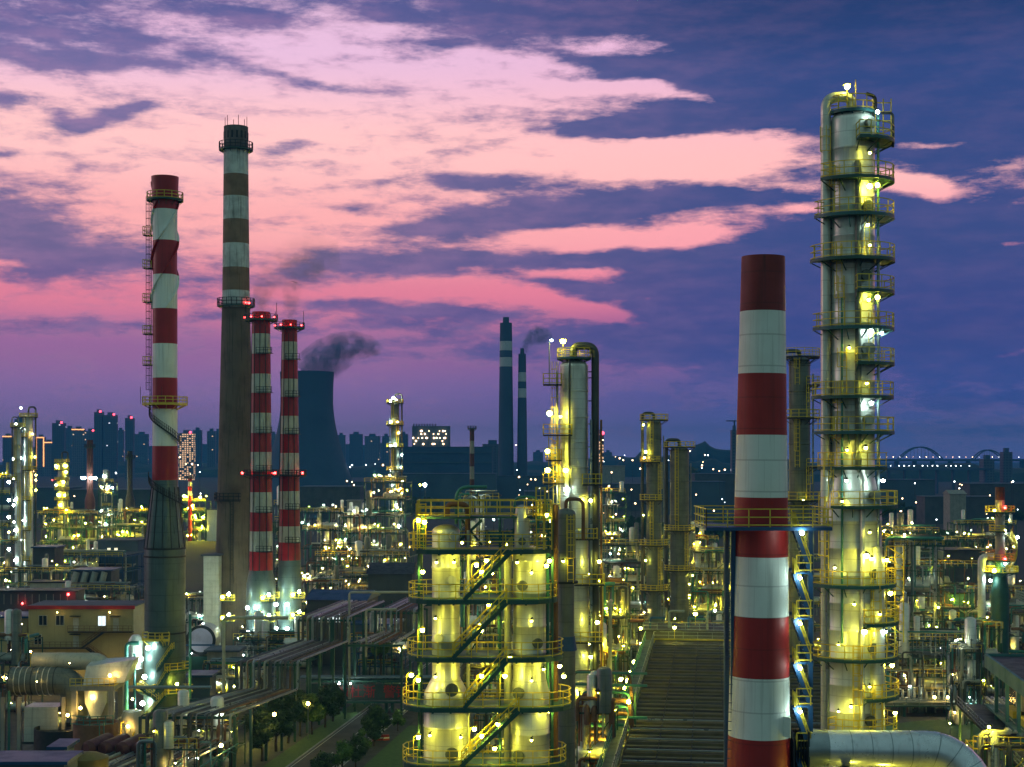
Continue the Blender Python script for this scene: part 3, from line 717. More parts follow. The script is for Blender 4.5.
# ---- pair of grimy striped stacks with red beacon rings
def grimy(label, px, S, top, wt, wb, edges, body_top, body_w, tpx):
    n = len(edges) - 1; y0, y1 = edges[0], edges[-1]
    rr = [(wt + (wb - wt) * (e - y0) / (y1 - y0)) / 2 / S for e in edges]
    r, sh, _ = banded('striped_chimney', label, px, S, edges, rr, [k % 2 for k in range(n)], mats=[M['red'], mat('grimy_white', (.52, .54, .46), .6, 0, .45, .4, .8, dirtcol=(.30, .24, .15)), M['steel_dark']], n=28)
    mb = MB(); zt_ = zz(y1, S); b = body_w / 2 / S
    mb.lathe([(b * 1.05, 0), (b * 1.05, zz(body_top + 40, S)), (b, zz(body_top + 39, S)), (b, zz(body_top + 8, S)), (rr[-1], zt_ - .3), (rr[-1], zt_ + .05)], 24)
    mb.build('base_shell', M['cone'], r)
    z = zz(top + 8, S); d = ring_deck(r, z, rr[0], rr[0] + 1.6, 0, 360, rm=M['steel_dark'], w=.1)
    for a in (200, 250, 290, 340): bulb(r, ((rr[0] + 1.5) * math.cos(rad(a)), (rr[0] + 1.5) * math.sin(rad(a)), z + .5), 'b_red', .17)
    for a in (180, 0): MB().bar(((rr[0] + 1.5) * math.cos(rad(a)), 0, z), ((rr[0] + 1.5) * math.cos(rad(a)), 0, z + 3.6), .09).build('antenna', M['steel_dark'], r)
    zr = zz(tpx, S); ring_deck(r, zr, rr[0] * 1.1, rr[0] + 2.0, 0, 360, rm=M['steel_dark'], dm=M['steel_dark'], w=.1)
    for a in (205, 335): bulb(r, ((rr[0] + 2) * math.cos(rad(a)), (rr[0] + 2) * math.sin(rad(a)), zr + .45), 'b_red', .25)
    for p in edges[2:-1:2]:
        zz_ = zz(p, S); bb = MB().bx(-.2, rr[0] + 1.3, -rr[0] - 1.0, -rr[0] + .2, zz_ - .1, zz_).build('balcony', M['steel_dark'], r)
        MB().rail([(-.2, -rr[0] - 1, zz_), (rr[0] + 1.3, -rr[0] - 1, zz_)], 1.2, .8, .09).build('railing', M['steel_dark'], bb)
    for k in range(4): a = rad(-150 + k * 35); R_ = rr[-1] + .12; MB().bar((R_ * math.cos(a), R_ * math.sin(a), zt_), (rr[0] * 1.02 * math.cos(a), rr[0] * 1.02 * math.sin(a), zz(top + 14, S)), .12).build('downpipe', M['steel_dark'], r)
    return r
a_ = grimy('grimy red and white chimney touching the tall brown chimney, ringed by red beacons', 261, 4.75, 312, 18, 23.5, [312, 334, 354, 374, 393, 413, 433, 452, 471, 492, 512, 531, 551, 570], 575, 29, 475)
b_ = grimy('narrower grimy red and white chimney overlapping the cooling tower, with red beacons', 289.5, 4.65, 320, 15, 22, [320, 342, 360, 379, 397, 416, 434, 453, 476, 491, 509, 526, 542, 560], 575, 24, 475)
for r_, xs in ((a_, (-6.0, 2.6)), (b_, (-2.6, 2.9))):
    for z in (zz(598, 4.7), zz(618, 4.7)):
        for xx in xs:
            b = MB().bx(xx - 1.3, xx + 1.3, -4.4, -3.1, z - .12, z).build('balcony', M['steel'], r_)
            MB().rail([(xx - 1.3, -4.4, z), (xx + 1.3, -4.4, z), (xx + 1.3, -3.1, z)], 1.3, .8, .09).build('railing', M['yellow'], b)
            bulb(r_, (xx + .5, -4.6, z + 1.5), 'b_white', .32); bulb(r_, (xx - .9, -4.4, z + .8), 'b_yellow', .28)
for r_, xx in ((a_, .3), (a_, -1.5), (b_, .8), (b_, -1.6)):
    for z in (zz(604, 4.7), zz(628, 4.7)): bulb(r_, (xx, -4.6, z), 'b_white', .36)
# ================================================================ process towers in front
def head(mb, r, z, n=28, k=.55, c=(0, 0)):
    """domed end"""
    mb.lathe([(r * math.cos(t), z + r * k * math.sin(t)) for t in [i * PI / 2 / 7 for i in range(7)]] + [(.02, z + r * k)], n, (c[0], c[1], 0), caps=False)

# ---- tallest right-hand tower
S = 13.0; cxp = 852
x, y = XY(cxp, S); tw = thing('distillation_tower', 'tallest process tower, pale shell with many yellow-railed platforms and looping overhead pipe', 'tower', (x, y, 0), 0)
R1 = 22.2 / S; R2 = 29 / S; z_w = zz(478, S)
mb = MB(); mb.lathe(ringed([(R2, 0), (R2, zz(505, S)), (R1, z_w), (R1, zz(122, S))], [zz(p, S) for p in list(range(150, 470, 29)) + list(range(520, 1000, 27))]), 40, caps=False); head(mb, R1, zz(122, S), 40, .5)
mb.build('shell', M['clad_pale'], tw)
# second slim column hugging its right flank low down, and risers on the front
mb = MB(); mb.lathe([(.62, 0), (.62, zz(560, S)), (.45, zz(552, S)), (.45, zz(545, S))], 20, (1.45, -1.75, 0)); mb.build('side_column', M['clad'], tw)
ov = MB(); rp = 5.0 / S
xl = (825 - cxp) / S
ov.path(bend([(xl, -.3, 1), (xl, -.3, zz(98, S)), ((851 - cxp) / S, -.3, zz(98, S)), ((851 - cxp) / S, -.2, zz(118, S))], 1.25, 10), rp, 20); ov.build('overhead_vapour_pipe', M['clad'], tw)
rs = MB(); rs.path(bend([(.02, -R1 - .32, zz(470, S)), (.02, -R1 - .32, zz(170, S)), (.02, -R1 + .3, zz(165, S))], .4), .24, 12); rs.build('riser_pipe', M['clad_dull'], tw)
rs = MB(); rs.path([(.22, -R2 - .35, 1), (.22, -R2 - .35, zz(480, S)), (.02, -R1 - .33, zz(468, S))], .17, 10); rs.build('riser_pipe', M['clad'], tw)
for xo, p0, p1, r in ((1.78, 330, 115, .1), (1.55, 700, 240, .12), (-1.2, 640, 300, .09), (-2.05, 760, 520, .14)):
    rr_ = -R1 - .25 if p0 < 470 else -R2 - .2
    q = MB().cyl((xo, -.95 if abs(xo) > 1.6 else rr_ * .8, zz(p0, S)), (xo, -.95 if abs(xo) > 1.6 else rr_ * .8, zz(p1, S)), r, 8).build('riser_pipe', M['pipe'] if r > .1 else M['pipe_green'], tw)
decks = [(113, 1.0, 1.75, 170, 380), (143, R1, 3.15, -92, 30), (182, R1, 3.15, -150, 30), (218, R1, 3.15, -165, 40), (261, R1, 3.2, 180, 400), (293, R1, 3.15, -95, 35), (329, R1, 3.15, 190, 400), (364, R1, 3.15, -95, 35), (397, R1, 3.1, 180, 400),
         (432, R1, 3.15, 195, 395), (467, R1 - .2, 2.7, 185, 330), (505, R2 - .1, 3.4, -130, 40), (583, R2, 3.3, 190, 390), (655, R2, 3.4, 190, 395), (727, R2, 3.35, 225, 395), (790, R2, 3.35, 190, 395)]
for i, (p, r0, r1, a0, a1) in enumerate(decks): ring_deck(tw, zz(p, S), r0, r1, a0, a1, w=.065, dm=M['steel'] if i % 3 else mat('blue_green_deck', (.02, .11, .12), .5))
for p in (620, 693): ring_deck(tw, zz(p, S), R2 * .8, 3.5, -85, 30, w=.065)
seq = [(0, 143, 182, 200), (1, 182, 218, -135), (0, 218, 261, -70), (1, 261, 293, -130), (0, 293, 329, -125), (1, 329, 364, -60), (0, 364, 397, -120), (1, 397, 432, -128), (0, 432, 467, -130), (1, 467, 505, -140), (0, 510, 583, -150), (0, 583, 655, -65), (0, 655, 727, -95), (1, 693, 760, -62)]
for (_, p0, p1, a) in seq:
    R = (R1 if p1 < 480 else R2) + .35; t = rad(a); ladder(tw, R * math.cos(t), R * math.sin(t), zz(p1, S), zz(p0, S) + 1.1, a, .45)
for p, a in ((210, -67), (278, -72), (350, -62), (350, -72), (420, -65), (495, -60), (572, -60), (645, -64), (716, -70), (128, -60)): manhole(tw, (0, 0), zz(p, S), R1 if p < 470 else R2, a, .38)
# vertical stair-like yellow frame at the right flank
fy = MB()
for k in range(8):
    z0 = zz(545 + 11 * k, S)
    fy.bar((2.3, -1.4, z0), (3.6, -1.4, z0), .07); fy.bar((2.3, -1.4, z0), (3.6, -1.4, z0 - .8), .06)
for xx in (2.3, 2.95, 3.6): fy.bar((xx, -1.4, zz(640, S)), (xx, -1.4, zz(545, S)), .08)
fy.build('ladder_frame', M['yellow'], tw)
fy = MB()
for xx in (1.7, 2.3, 2.9): fy.bar((xx, -.4, zz(143, S)), (xx, -.4, zz(100, S)), .08)
for k in range(5): fy.bar((1.7, -.4, zz(104 + 9 * k, S)), (2.9, -.4, zz(104 + 9 * k, S)), .07)
fy.build('ladder_frame', M['yellow'], tw)
dv = MB(); dv.path(bend([(1.6, -.8, zz(113, S)), (1.6, -.8, zz(99, S)), (.9, -.8, zz(96, S))], .3), .14, 8); dv.path(bend([(2.9, -1, zz(150, S)), (2.9, -1, zz(116, S)), (2.0, -1, zz(116, S))], .3), .1, 8); dv.build('relief_pipe', M['steel_dark'], tw)
post_lamp(tw, (-.55, -.8, zz(112, S)), 1.75, 'b_yellow', .2)
MB().bar((.1, -.8, zz(110, S)), (.1, -.8, zz(82, S)), .06).build('mast', M['yellow'], tw)
for (px_, py_, k, r) in ((871, 118, 'b_white', .12), (862, 192, 'b_yellow', .17), (871, 190, 'b_yellow', .15), (871, 300, 'b_yellow', .15), (861, 303, 'b_yellow', .1), (864, 334, 'b_white', .13), (877, 335, 'b_white', .1), (864, 404, 'b_white', .13), (875, 480, 'b_white', .12), (857, 553, 'b_yellow', .17), (862, 556, 'b_yellow', .13), (855, 627, 'b_yellow', .18), (878, 628, 'b_white', .12), (887, 592, 'b_yellow', .16), (888, 663, 'b_yellow', .14), (891, 710, 'b_yellow', .13), (838, 480, 'b_white', .1), (880, 558, 'b_yellow', .12), (842, 700, 'b_yellow', .1), (858, 448, 'b_yellow', .11), (842, 350, 'b_yellow', .08), (860, 230, 'b_white', .08)):
    R = R1 if py_ < 470 else R2; dx = (px_ - cxp) / S; yy = -math.sqrt(max(.1, (R + .55) ** 2 - dx * dx)) if abs(dx) < R + .5 else -.9
    wall_lamp(tw, (dx, yy - .35, zz(py_, S)), k, r * 1.1)
for p, a in ((530, -80), (600, -100), (640, -120), (680, -80), (745, -100), (450, -110), (385, -80), (250, -75), (160, -75), (500, -115), (565, -125), (705, -120), (610, -65)): R = (R1 if p < 470 else R2) + 1.1; wall_lamp(tw, (R * math.cos(rad(a)), R * math.sin(rad(a)), zz(p, S)), 'b_yellow', .09)  # extra dim lamps added to even out the light on the shell

# ---- mid tall column with black overhead pipe
S = 8.6; cxp = 574
x, y = XY(cxp, S); tc_ = thing('distillation_tower', 'tall grey column with a black looping overhead pipe standing behind the twin vessels', 'tower', (x, y, 0), 0)
R = 14.2 / S
mb = MB(); mb.lathe(ringed([(R * 1.05, 0), (R * 1.05, zz(560, S)), (R, zz(556, S)), (R, zz(366, S))], [zz(p, S) for p in (391, 417, 442, 467, 495, 530, 575, 600, 640, 680)], .05, .06), 32, caps=False); head(mb, R, zz(366, S), 32, .45); mb.build('shell', M['clad'], tc_)
MB().path(bend([(-.1, -.3, zz(362, S)), (-.1, -.3, zz(346, S)), (2.45, -.3, zz(346, S)), (2.45, -.3, 1)], 1.5, 10), .45, 16).build('overhead_vapour_pipe', M['pipe_dark'], tc_)
MB().cyl((-.6, -R - .25, 1), (-.6, -R - .25, zz(362, S)), .12, 8).build('riser_pipe', M['pipe_dark'], tc_)
for xx, m_, r in ((1.95, 'pipe', .14), (3.1, 'pipe_rust', .13), (-2.0, 'pipe_pale', .14)): MB().cyl((xx, -1.0, 1), (xx, -1.0, zz(420 if xx > 0 else 372, S)), r, 8).build('riser_pipe', M[m_], tc_)
for p, a0, a1, r1 in ((358, 0, 360, 1.95),): ring_deck(tc_, zz(p, S), .3, r1, a0, a1, w=.09)
for p, x0, x1 in ((385, -3.6, -1.5), (435, -3.6, -.3), (483, -3.6, -1.2), (484, .9, 3.1), (460, -3.3, -1.5), (538, -3.6, 2.6), (640, -3.4, 3.2), (583, -1.5, 3.4), (700, -3.4, 3.2)):
    z = zz(p, S); d = MB().bx(x0, x1, -2.5, -.6, z - .14, z).build('platform', M['steel_dark'], tc_)
    MB().rail([(x0, -.6, z), (x0, -2.5, z), (x1, -2.5, z), (x1, -.6, z)], 1.2, .85, .085).build('railing', M['yellow'], d)
for p0, p1, a in ((362, 483, -160), (440, 560, -150), (560, 700, -140)): ladder(tc_, (R + .45) * math.cos(rad(a)), (R + .45) * math.sin(rad(a)), zz(p1, S), zz(p0, S), a, .55, True, bw=.08)
for p in (372, 378, 401, 424, 447, 470, 500): MB().bar((R, -.4, zz(p, S)), (2.45, -.3, zz(p, S)), .12).build('pipe_bracket', M['steel_dark'], tc_)
fy = MB()
for k in range(10): fy.bar((-3.0 + (k % 2) * 1.1, -2.3, zz(438 + 5 * k, S)), (-1.9 - (k % 2) * 1.1 + 0, -2.3, zz(443 + 5 * k, S)), .1)
for xx in (-3.0, -1.9): fy.bar((xx, -2.3, zz(500, S)), (xx, -2.3, zz(436, S)), .1)
fy.build('ladder_frame', M['yellow'], tc_)
post_lamp(tc_, (-1.3, -1.0, zz(358, S)), 1.9, 'b_yellow', .3)
for (px_, py_, k, r) in ((551, 342, 'b_white', .14), (549, 414, 'b_yellow', .3), (547, 451, 'b_yellow', .25), (547, 470, 'b_yellow', .28), (565, 470, 'b_yellow', .26), (566, 489, 'b_white', .3), (560, 417, 'b_yellow', .14), (590, 500, 'b_yellow', .2), (551, 520, 'b_yellow', .25), (598, 560, 'b_yellow', .2), (553, 575, 'b_yellow', .2), (596, 620, 'b_yellow', .22), (555, 640, 'b_yellow', .22), (578, 690, 'b_yellow', .22), (560, 600, 'b_yellow', .2), (590, 655, 'b_yellow', .2)):
    dx = (px_ - cxp) / S; yy = -math.sqrt(max(.1, (R + .8) ** 2 - dx * dx)) if abs(dx) < R + .6 else -2.4
    wall_lamp(tc_, (dx, yy, zz(py_, S)), k, r)
MB().path(bend([(-2.9, -1, zz(385, S)), (-2.9, -1, zz(343, S)), (-2.6, -1, zz(341, S))], .3), .07, 6).build('lamp_pole', M['pipe'], tc_)

# ---- twin front vessels with shared decks and stairs
S = 13.6
def vessel(label, px, prof_px, rings, mat_=M['clad'], n=40, nm='process_vessel', hd=.55):
    x, y = XY(px, S); r = thing(nm, label, 'vessel', (x, y, 0), 0)
    prof = [(w_ / 2 / S, zz(p, S)) for p, w_ in prof_px][::-1]
    mb = MB(); mb.lathe(ringed(prof, [zz(p, S) for p in rings]), n, caps=False); head(mb, prof[-1][0], prof[-1][1], n, hd); mb.build('shell', mat_, r)
    return r, prof
vl, _ = vessel('twin vessel with narrow neck above a wide flared skirt', 446, [(532, 28), (676, 28), (679, 30), (692, 44), (700, 44.5), (1040, 44.5)], (548, 567, 600, 640, 725, 757, 790))
vr, _ = vessel('twin vessel with wide straight shell and small domed nozzle on top', 529.5, [(552, 33), (678, 33), (692, 40), (1040, 41)], (560, 592, 625, 652, 732, 765), hd=.35)
for p, a in ((579, -70), (636, -110), (535, -62)): manhole(vl, (0, 0), zz(p, S), 1.03, a, .3, M['clad'])
for p in (686, 749): manhole(vl, (0, 0), zz(p, S), 1.55, -75, .42)
for p, a in ((584, -110), (641, -68)): manhole(vr, (0, 0), zz(p, S), 1.2, a, .33)
for p in (690, 752): manhole(vr, (0, 0), zz(p, S), 1.4, -118, .38)
mb = MB(); mb.lathe([(.55, 0), (.55, 2.8), (.5, 3.1)], 20, caps=False); head(mb, .5, 3.1, 20, .9)
nk = mb.build('top_nozzle', M['clad'], vr, loc=(-.55, 0, zz(553, S)))
manhole(nk, (0, 0), .9, .5, -90, .25)
MB().cyl((1.62, -.1, 1), (1.62, -.1, zz(530, S)), .13, 10).build('riser_pipe', M['pipe_pale'], vl)
MB().cyl((1.35, .5, 1), (1.35, .5, zz(500, S)), .13, 10).build('riser_pipe', M['pipe_green'], vr)
MB().cyl((-1.6, -.2, 1), (-1.6, -.2, zz(553, S)), .28, 12).build('riser_pipe', M['pipe_pale'], vr)
MB().cyl((1.95, .9, 1), (1.95, .9, zz(505, S)), .2, 12).build('riser_pipe', M['pipe_rust'], vr)
# overhead teal pipes
MB().path(bend([(.75, .4, zz(524, S)), (.75, .4, zz(487, S)), (3.0, .4, zz(487, S))], .9, 8), .13, 10).build('overhead_pipe', M['pipe_green'], vl)
MB().path(bend([(.1, .0, zz(516, S)), (.1, 0, zz(504, S)), (1.6, 0, zz(504, S)), (1.6, 0, zz(545, S))], .6, 8), .2, 12).build('overhead_pipe', M['pipe_rust'], vl)
MB().path(bend([(-2.4, .6, zz(516, S)), (1.0, .6, zz(516, S))], .3), .1, 8).build('support_beam', M['pipe_green'], vl)
MB().path(bend([(-1.1, .3, zz(538, S)), (-1.1, .3, zz(497, S)), (.65, .3, zz(497, S)), (.65, .3, zz(560, S))], .6, 8), .1, 8).build('overhead_pipe', M['pipe_green'], vr)

x, y = XY(487, S); dk = thing('access_deck', 'stack of yellow-railed decks with zigzag stairs joining the twin vessels', 'platform', (x, y, 0), 0)
def deck(z, xa, xb, r, yf=0.0, dm=M['steel'], h=1.12):
    """stadium-shaped deck from xa to xb"""
    pts = []
    for k in range(9): t = PI / 2 + PI * k / 8; pts.append((xa + r + r * math.cos(t), yf + r * math.sin(t)))
    for k in range(9): t = -PI / 2 + PI * k / 8; pts.append((xb - r + r * math.cos(t), yf + r * math.sin(t)))
    d = MB().prism(pts, z - .16, z)
    for a, b in zip(pts, pts[1:] + pts[:1]): d.bar((*a, z - .15), (*b, z - .15), .09, .34)
    for k in range(7): xx = xa + r + (xb - xa - 2 * r) * k / 6; d.bar((xx, yf - r, z - .28), (xx, yf + r, z - .28), .14, .24)
    o = d.build('platform', dm, dk)
    MB().rail([(*p, z) for p in pts + pts[:1]], h, 1.2, .065).build('railing', M['yellow'], o)
    return o
def mx(px): return (px - 487) / S
DZ = [zz(p, S) for p in (548, 597, 654, 703, 760, 815)]
for z, a, b in zip(DZ, (409, 409, 408, 403, 403, 403), (552, 557, 563, 571, 566, 566)): deck(z, mx(a), mx(b), 2.3)
# crown deck above the vessels
zt = zz(516, S)
for (x0, x1, y0, y1) in ((mx(418), mx(470), -1.2, 2.0), (mx(470), mx(542), -.4, 2.2), (mx(533), mx(551), -1.6, 2.0)):
    o = MB().bx(x0, x1, y0, y1, zt - .16, zt).build('platform', M['steel'], dk)
    MB().rail([(x0, y0, zt), (x1, y0, zt), (x1, y1, zt), (x0, y1, zt), (x0, y0, zt)], 1.15, 1.0, .07).build('railing', M['yellow'], o)
for pxa, p0, p1 in ((423, 516, 548), (540, 500, 548), (547, 516, 548)): ladder(dk, mx(pxa), -1.9, zz(p1, S), zz(p0, S) + 1.0, -90, .6, True, bw=.08)
for pxa in (420, 424, 500, 548, 552):
    for yy in (-1.2, 1.8): MB().bx(mx(pxa) - .08, mx(pxa) + .08, yy - .08, yy + .08, 0 if pxa in (420, 552, 500) else DZ[0], zt - .2).build('column', M['steel'], dk)
for pxa in (468, 505, 555): MB().bx(mx(pxa) - .1, mx(pxa) + .1, 1.0, 1.2, 0, DZ[0]).build('column', M['steel'], dk)
for k in range(5): MB().bar((mx(470), 1.1, DZ[k + 1]), (mx(503), 1.1, DZ[k]), .1).build('brace', M['steel'], dk)
br = MB()
br.bar((mx(455), .2, DZ[0] + .2), (mx(482), .2, zt - .3), .2); br.bar((mx(482), .2, DZ[0] + .2), (mx(462), .2, zt - .3), .16); br.bar((mx(512), .2, zt - 1.4), (mx(518), .2, zt - .2), .14); br.bar((mx(524), .2, zt - 1.4), (mx(517), .2, zt - .2), .14)
br.build('brace', M['steel'], dk)
for (a, b, k) in (((465, 597), (512, 549), 0), ((454, 654), (507, 600), 0), ((465, 703), (507, 657), 0), ((462, 760), (519, 706), 0)):
    stair(dk, (mx(a[0]), -2.35, zz(a[1], S)), (mx(b[0]), -2.35, zz(b[1], S)), .85, (0, 1, 0))
post = [(420, 519, 2.2), (426, 521, 1.8), (424, 570, 0), (477, 563, 1.3), (482, 570, 0), (492, 571, 0), (489, 602, 0), (424, 627, 2.0), (482, 627, 1.6), (413, 671, 1.8), (420, 676, 1.5), (482, 672, 1.6), (505, 672, 1.5), (559, 663, 0), (563, 673, 0), (420, 732, 1.6), (475, 724, 1.4), (482, 731, 1.4), (495, 744, 0), (548, 707, 0), (487, 559, 0), (549, 559, 0), (546, 514, 0), (546, 564, 0), (498, 720, 0), (510, 655, 0)]
for (px_, py_, h) in post:
    if h: post_lamp(dk, (mx(px_) - .35, -2.0, zz(py_, S) - h), h, 'b_yellow', .15, (.35, 0))
    else: wall_lamp(dk, (mx(px_), -1.6, zz(py_, S)), 'b_yellow', .15)
# small extra lamps added close to the vessels to brighten their shells
for (px_, py_, yy) in ((438, 560, -1.35), (455, 560, -1.2), (437, 615, -1.35), (437, 672, -1.4), (462, 730, -1.9), (432, 728, -2.0), (531, 570, -1.6), (531, 617, -1.6), (531, 675, -1.8), (531, 733, -1.8), (517, 560, -1.5), (543, 665, -1.2)):
    wall_lamp(dk, (mx(px_), yy - .9, zz(py_, S)), 'b_yellow', .09)

# ---- slim vessel with blue cone between twin vessels and tall column
S = 11.5
x, y = XY(566, S); v3 = thing('process_vessel', 'slim grey vessel with a blue-grey cone just right of the twin vessels', 'vessel', (x, y, 0), 0)
mb = MB(); mb.lathe([(.82, 0), (.82, zz(648, S)), (.72, zz(637, S)), (.72, zz(582, S)), (.84, zz(581, S)), (.84, zz(514, S))], 28, caps=False); head(mb, .84, zz(514, S), 28, .6); mb.build('shell', M['clad_dull'], v3)
mb = MB(); mb.lathe([(.95, zz(650, S)), (.78, zz(637, S)), (.78, zz(636, S))], 28); mb.build('cone', M['steel_blue'], v3)
mb = MB(); mb.lathe([(.84, zz(582, S) - .1), (1.05, zz(582, S) - .1), (1.05, zz(582, S) + .1), (.84, zz(582, S) + .1)], 28, caps=False); mb.build('flange', M['steel_dark'], v3)
MB().path(bend([(0, 0, zz(510, S)), (0, 0, zz(499, S)), (1.5, 0, zz(499, S)), (1.5, 0, zz(540, S))], .8, 8), .16, 10).build('overhead_pipe', M['pipe_rust'], v3)
ladder(v3, .35, -1.0, zz(582, S), zz(514, S), -90, .5, True)
wall_lamp(v3, (-.3, -1.4, zz(560, S)), 'b_yellow', .1)

# ---- darker columns further back on the right
def simple_tower(label, px, S, w_px, top, rings, decks_, lamps, matn='clad_dull', extra=None, cat='tower', name='distillation_tower', r_base=None, side=1):
    x, y = XY(px, S); r = thing(name, label, cat, (x, y, 0), 0); R = w_px / 2 / S
    H_ = zz(top, S); mb = MB(); mb.lathe(ringed([(R * (r_base or 1.0), 0), (R * (r_base or 1), H_ * .35), (R, H_ * .42), (R, H_)], [6 + rings * k for k in range(30)], R * .05, .07), 24, caps=False); head(mb, R, zz(top, S), 24, .5); mb.build('shell', M[matn], r)
    MB().path(bend([(0, 0, zz(top - 2, S)), (0, 0, zz(top - 11, S)), (side * (R + .8), -.1, zz(top - 11, S)), (side * (R + .8), -.1, 1)], .9, 6), max(.16, R * .2), 10).build('overhead_vapour_pipe', M['pipe_dark'], r)
    MB().cyl((-side * (R + .35), -.3, 1), (-side * (R + .35), -.3, zz(top + 12, S)), .13, 6).build('riser_pipe', M['pipe'], r)
    sg = max(.07, .55 / S)
    for (p, a0, a1) in decks_: ring_deck(r, zz(p, S), R, R + 1.25, a0, a1, w=sg, dm=M['steel_dark'])
    for i, ((p, _, _), (p2, _, _)) in enumerate(zip(decks_, decks_[1:])):
        a = -110 + (i % 2) * 50; ladder(r, (R + .35) * math.cos(rad(a)), (R + .35) * math.sin(rad(a)), zz(p2, S), zz(p, S), a, .6, True, bw=sg)
    for (px_, py_, k, rr) in lamps:
        dx = (px_ - px) / S; yy = -math.sqrt(max(.1, (R + .8) ** 2 - dx * dx)) if abs(dx) < R + .6 else -1.0
        ar = shared('lamp_arm', lambda: MB().bar((0, 0, 0), (0, 1.0, -.15), .07).bar((0, 0, 0), (0, 0, .35), .07), M['steel_dark']); o = put(ar, 'lamp', r, (dx, yy, zz(py_, S)), math.atan2(dx, -yy)); bulb(o, (0, 0, 0), k, rr * .72, 'bulb')
    return r
simple_tower('dark narrow column squeezed between the clean chimney and the tallest tower', 799.5, 7.5, 21, 362, 3.5, [(357, 0, 360), (385, -60, 60), (418, -150, 20), (467, -60, 60), (500, 180, 360)], [(800, 500, 'b_yellow', .14), (806, 540, 'b_yellow', .2)], 'clad_dull', side=-1)
simple_tower('olive column with a lamp-lit side platform behind the air cooler bank', 654, 5.2, 15, 424, 4, [(420, 0, 360), (462, 180, 290), (500, 150, 300), (545, 180, 360), (590, 180, 360)], [(645, 452, 'b_yellow', .3), (644, 458, 'b_warm', .3), (643, 515, 'b_yellow', .16), (645, 560, 'b_yellow', .2), (643, 425, 'b_yellow', .22)], 'clad_dull', side=-1)
simple_tower('short fat dark column with a crown of pipes, right of the olive column', 679.5, 4.8, 19, 451, 3.5, [(447, 0, 360), (530, 180, 360), (570, 180, 360)], [(692, 575, 'b_yellow', .16)], 'clad_dull', side=-1)
a = simple_tower('tall silver column thick with white lamps at the left edge', 28.5, 3.4, 9, 418, 4, [(417, 0, 360), (437, 90, 270), (470, 90, 360), (500, 90, 300), (530, 90, 300), (560, 90, 300), (590, 90, 300)],
   [(21, 428, 'b_white', .5), (21, 445, 'b_white', .3), (22, 408, 'b_white', .35), (14, 459, 'b_white', .42), (22, 458, 'b_white', .42), (34, 434, 'b_warm', .3), (10, 482, 'b_white', .55), (15, 479, 'b_white', .35), (10, 500, 'b_white', .55), (15, 505, 'b_white', .4), (10, 517, 'b_white', .55), (15, 522, 'b_white', .35), (10, 532, 'b_warm', .4), (10, 549, 'b_white', .6), (10, 565, 'b_white', .6), (7, 580, 'b_warm', .4), (9, 588, 'b_white', .55), (37, 475, 'b_warm', .3), (37, 480, 'b_warm', .3), (36, 457, 'b_yellow', .3), (37, 490, 'b_yellow', .3), (22, 540, 'b_white', .3), (24, 520, 'b_white', .3)], 'clad_pale', side=1)
simple_tower('thinner silver column tucked left of the lamp-covered silver column', 18, 3.5, 6, 428, 4, [(427, 0, 360), (480, 90, 270), (540, 90, 270)], [(18, 424, 'b_white', .3), (17, 500, 'b_white', .4), (17, 530, 'b_white', .4), (17, 560, 'b_white', .4)], 'clad_pale', side=-1)
simple_tower('short tower covered in yellow lamps below the hazy apartment blocks', 62, 2.5, 8, 463, 4, [(462, 0, 360), (470, 0, 360), (480, 0, 360), (490, 0, 360), (500, 0, 360), (510, 0, 360), (520, 0, 360)],
   [(57, 466, 'b_yellow', .62), (67, 466, 'b_yellow', .62), (67, 472, 'b_yellow', .6), (58, 468, 'b_yellow', .4), (65, 482, 'b_yellow', .6), (57, 485, 'b_yellow', .5), (60, 495, 'b_yellow', .6), (66, 495, 'b_yellow', .5), (62, 505, 'b_yellow', .62), (58, 510, 'b_yellow', .5), (68, 511, 'b_yellow', .6), (53, 480, 'b_red', .3), (64, 510, 'b_yellow', .6), (66, 526, 'b_yellow', .6), (55, 520, 'b_yellow', .5), (70, 520, 'b_yellow', .5)], 'clad', cat='tower')
simple_tower('dark green column dotted with white lamps rising from the warm-lit pipe frames', 395, 3.3, 8.5, 405, 4, [(403, 0, 360), (425, 0, 360), (447, 0, 360), (470, 0, 360), (492, 0, 360), (515, 0, 360)],
   [(394, 398, 'b_white', .5), (391, 401, 'b_white', .4), (397, 400, 'b_warm', .35), (391, 422, 'b_white', .45), (398, 422, 'b_warm', .35), (399, 433, 'b_warm', .35), (391, 446, 'b_white', .5), (396, 445, 'b_white', .5), (402, 455, 'b_white', .35), (401, 467, 'b_white', .35), (391, 470, 'b_white', .3), (403, 481, 'b_warm', .35), (399, 490, 'b_warm', .35), (397, 505, 'b_white', .4), (396, 515, 'b_white', .4), (399, 526, 'b_white', .5), (392, 485, 'b_white', .3)], 'clad_dull')
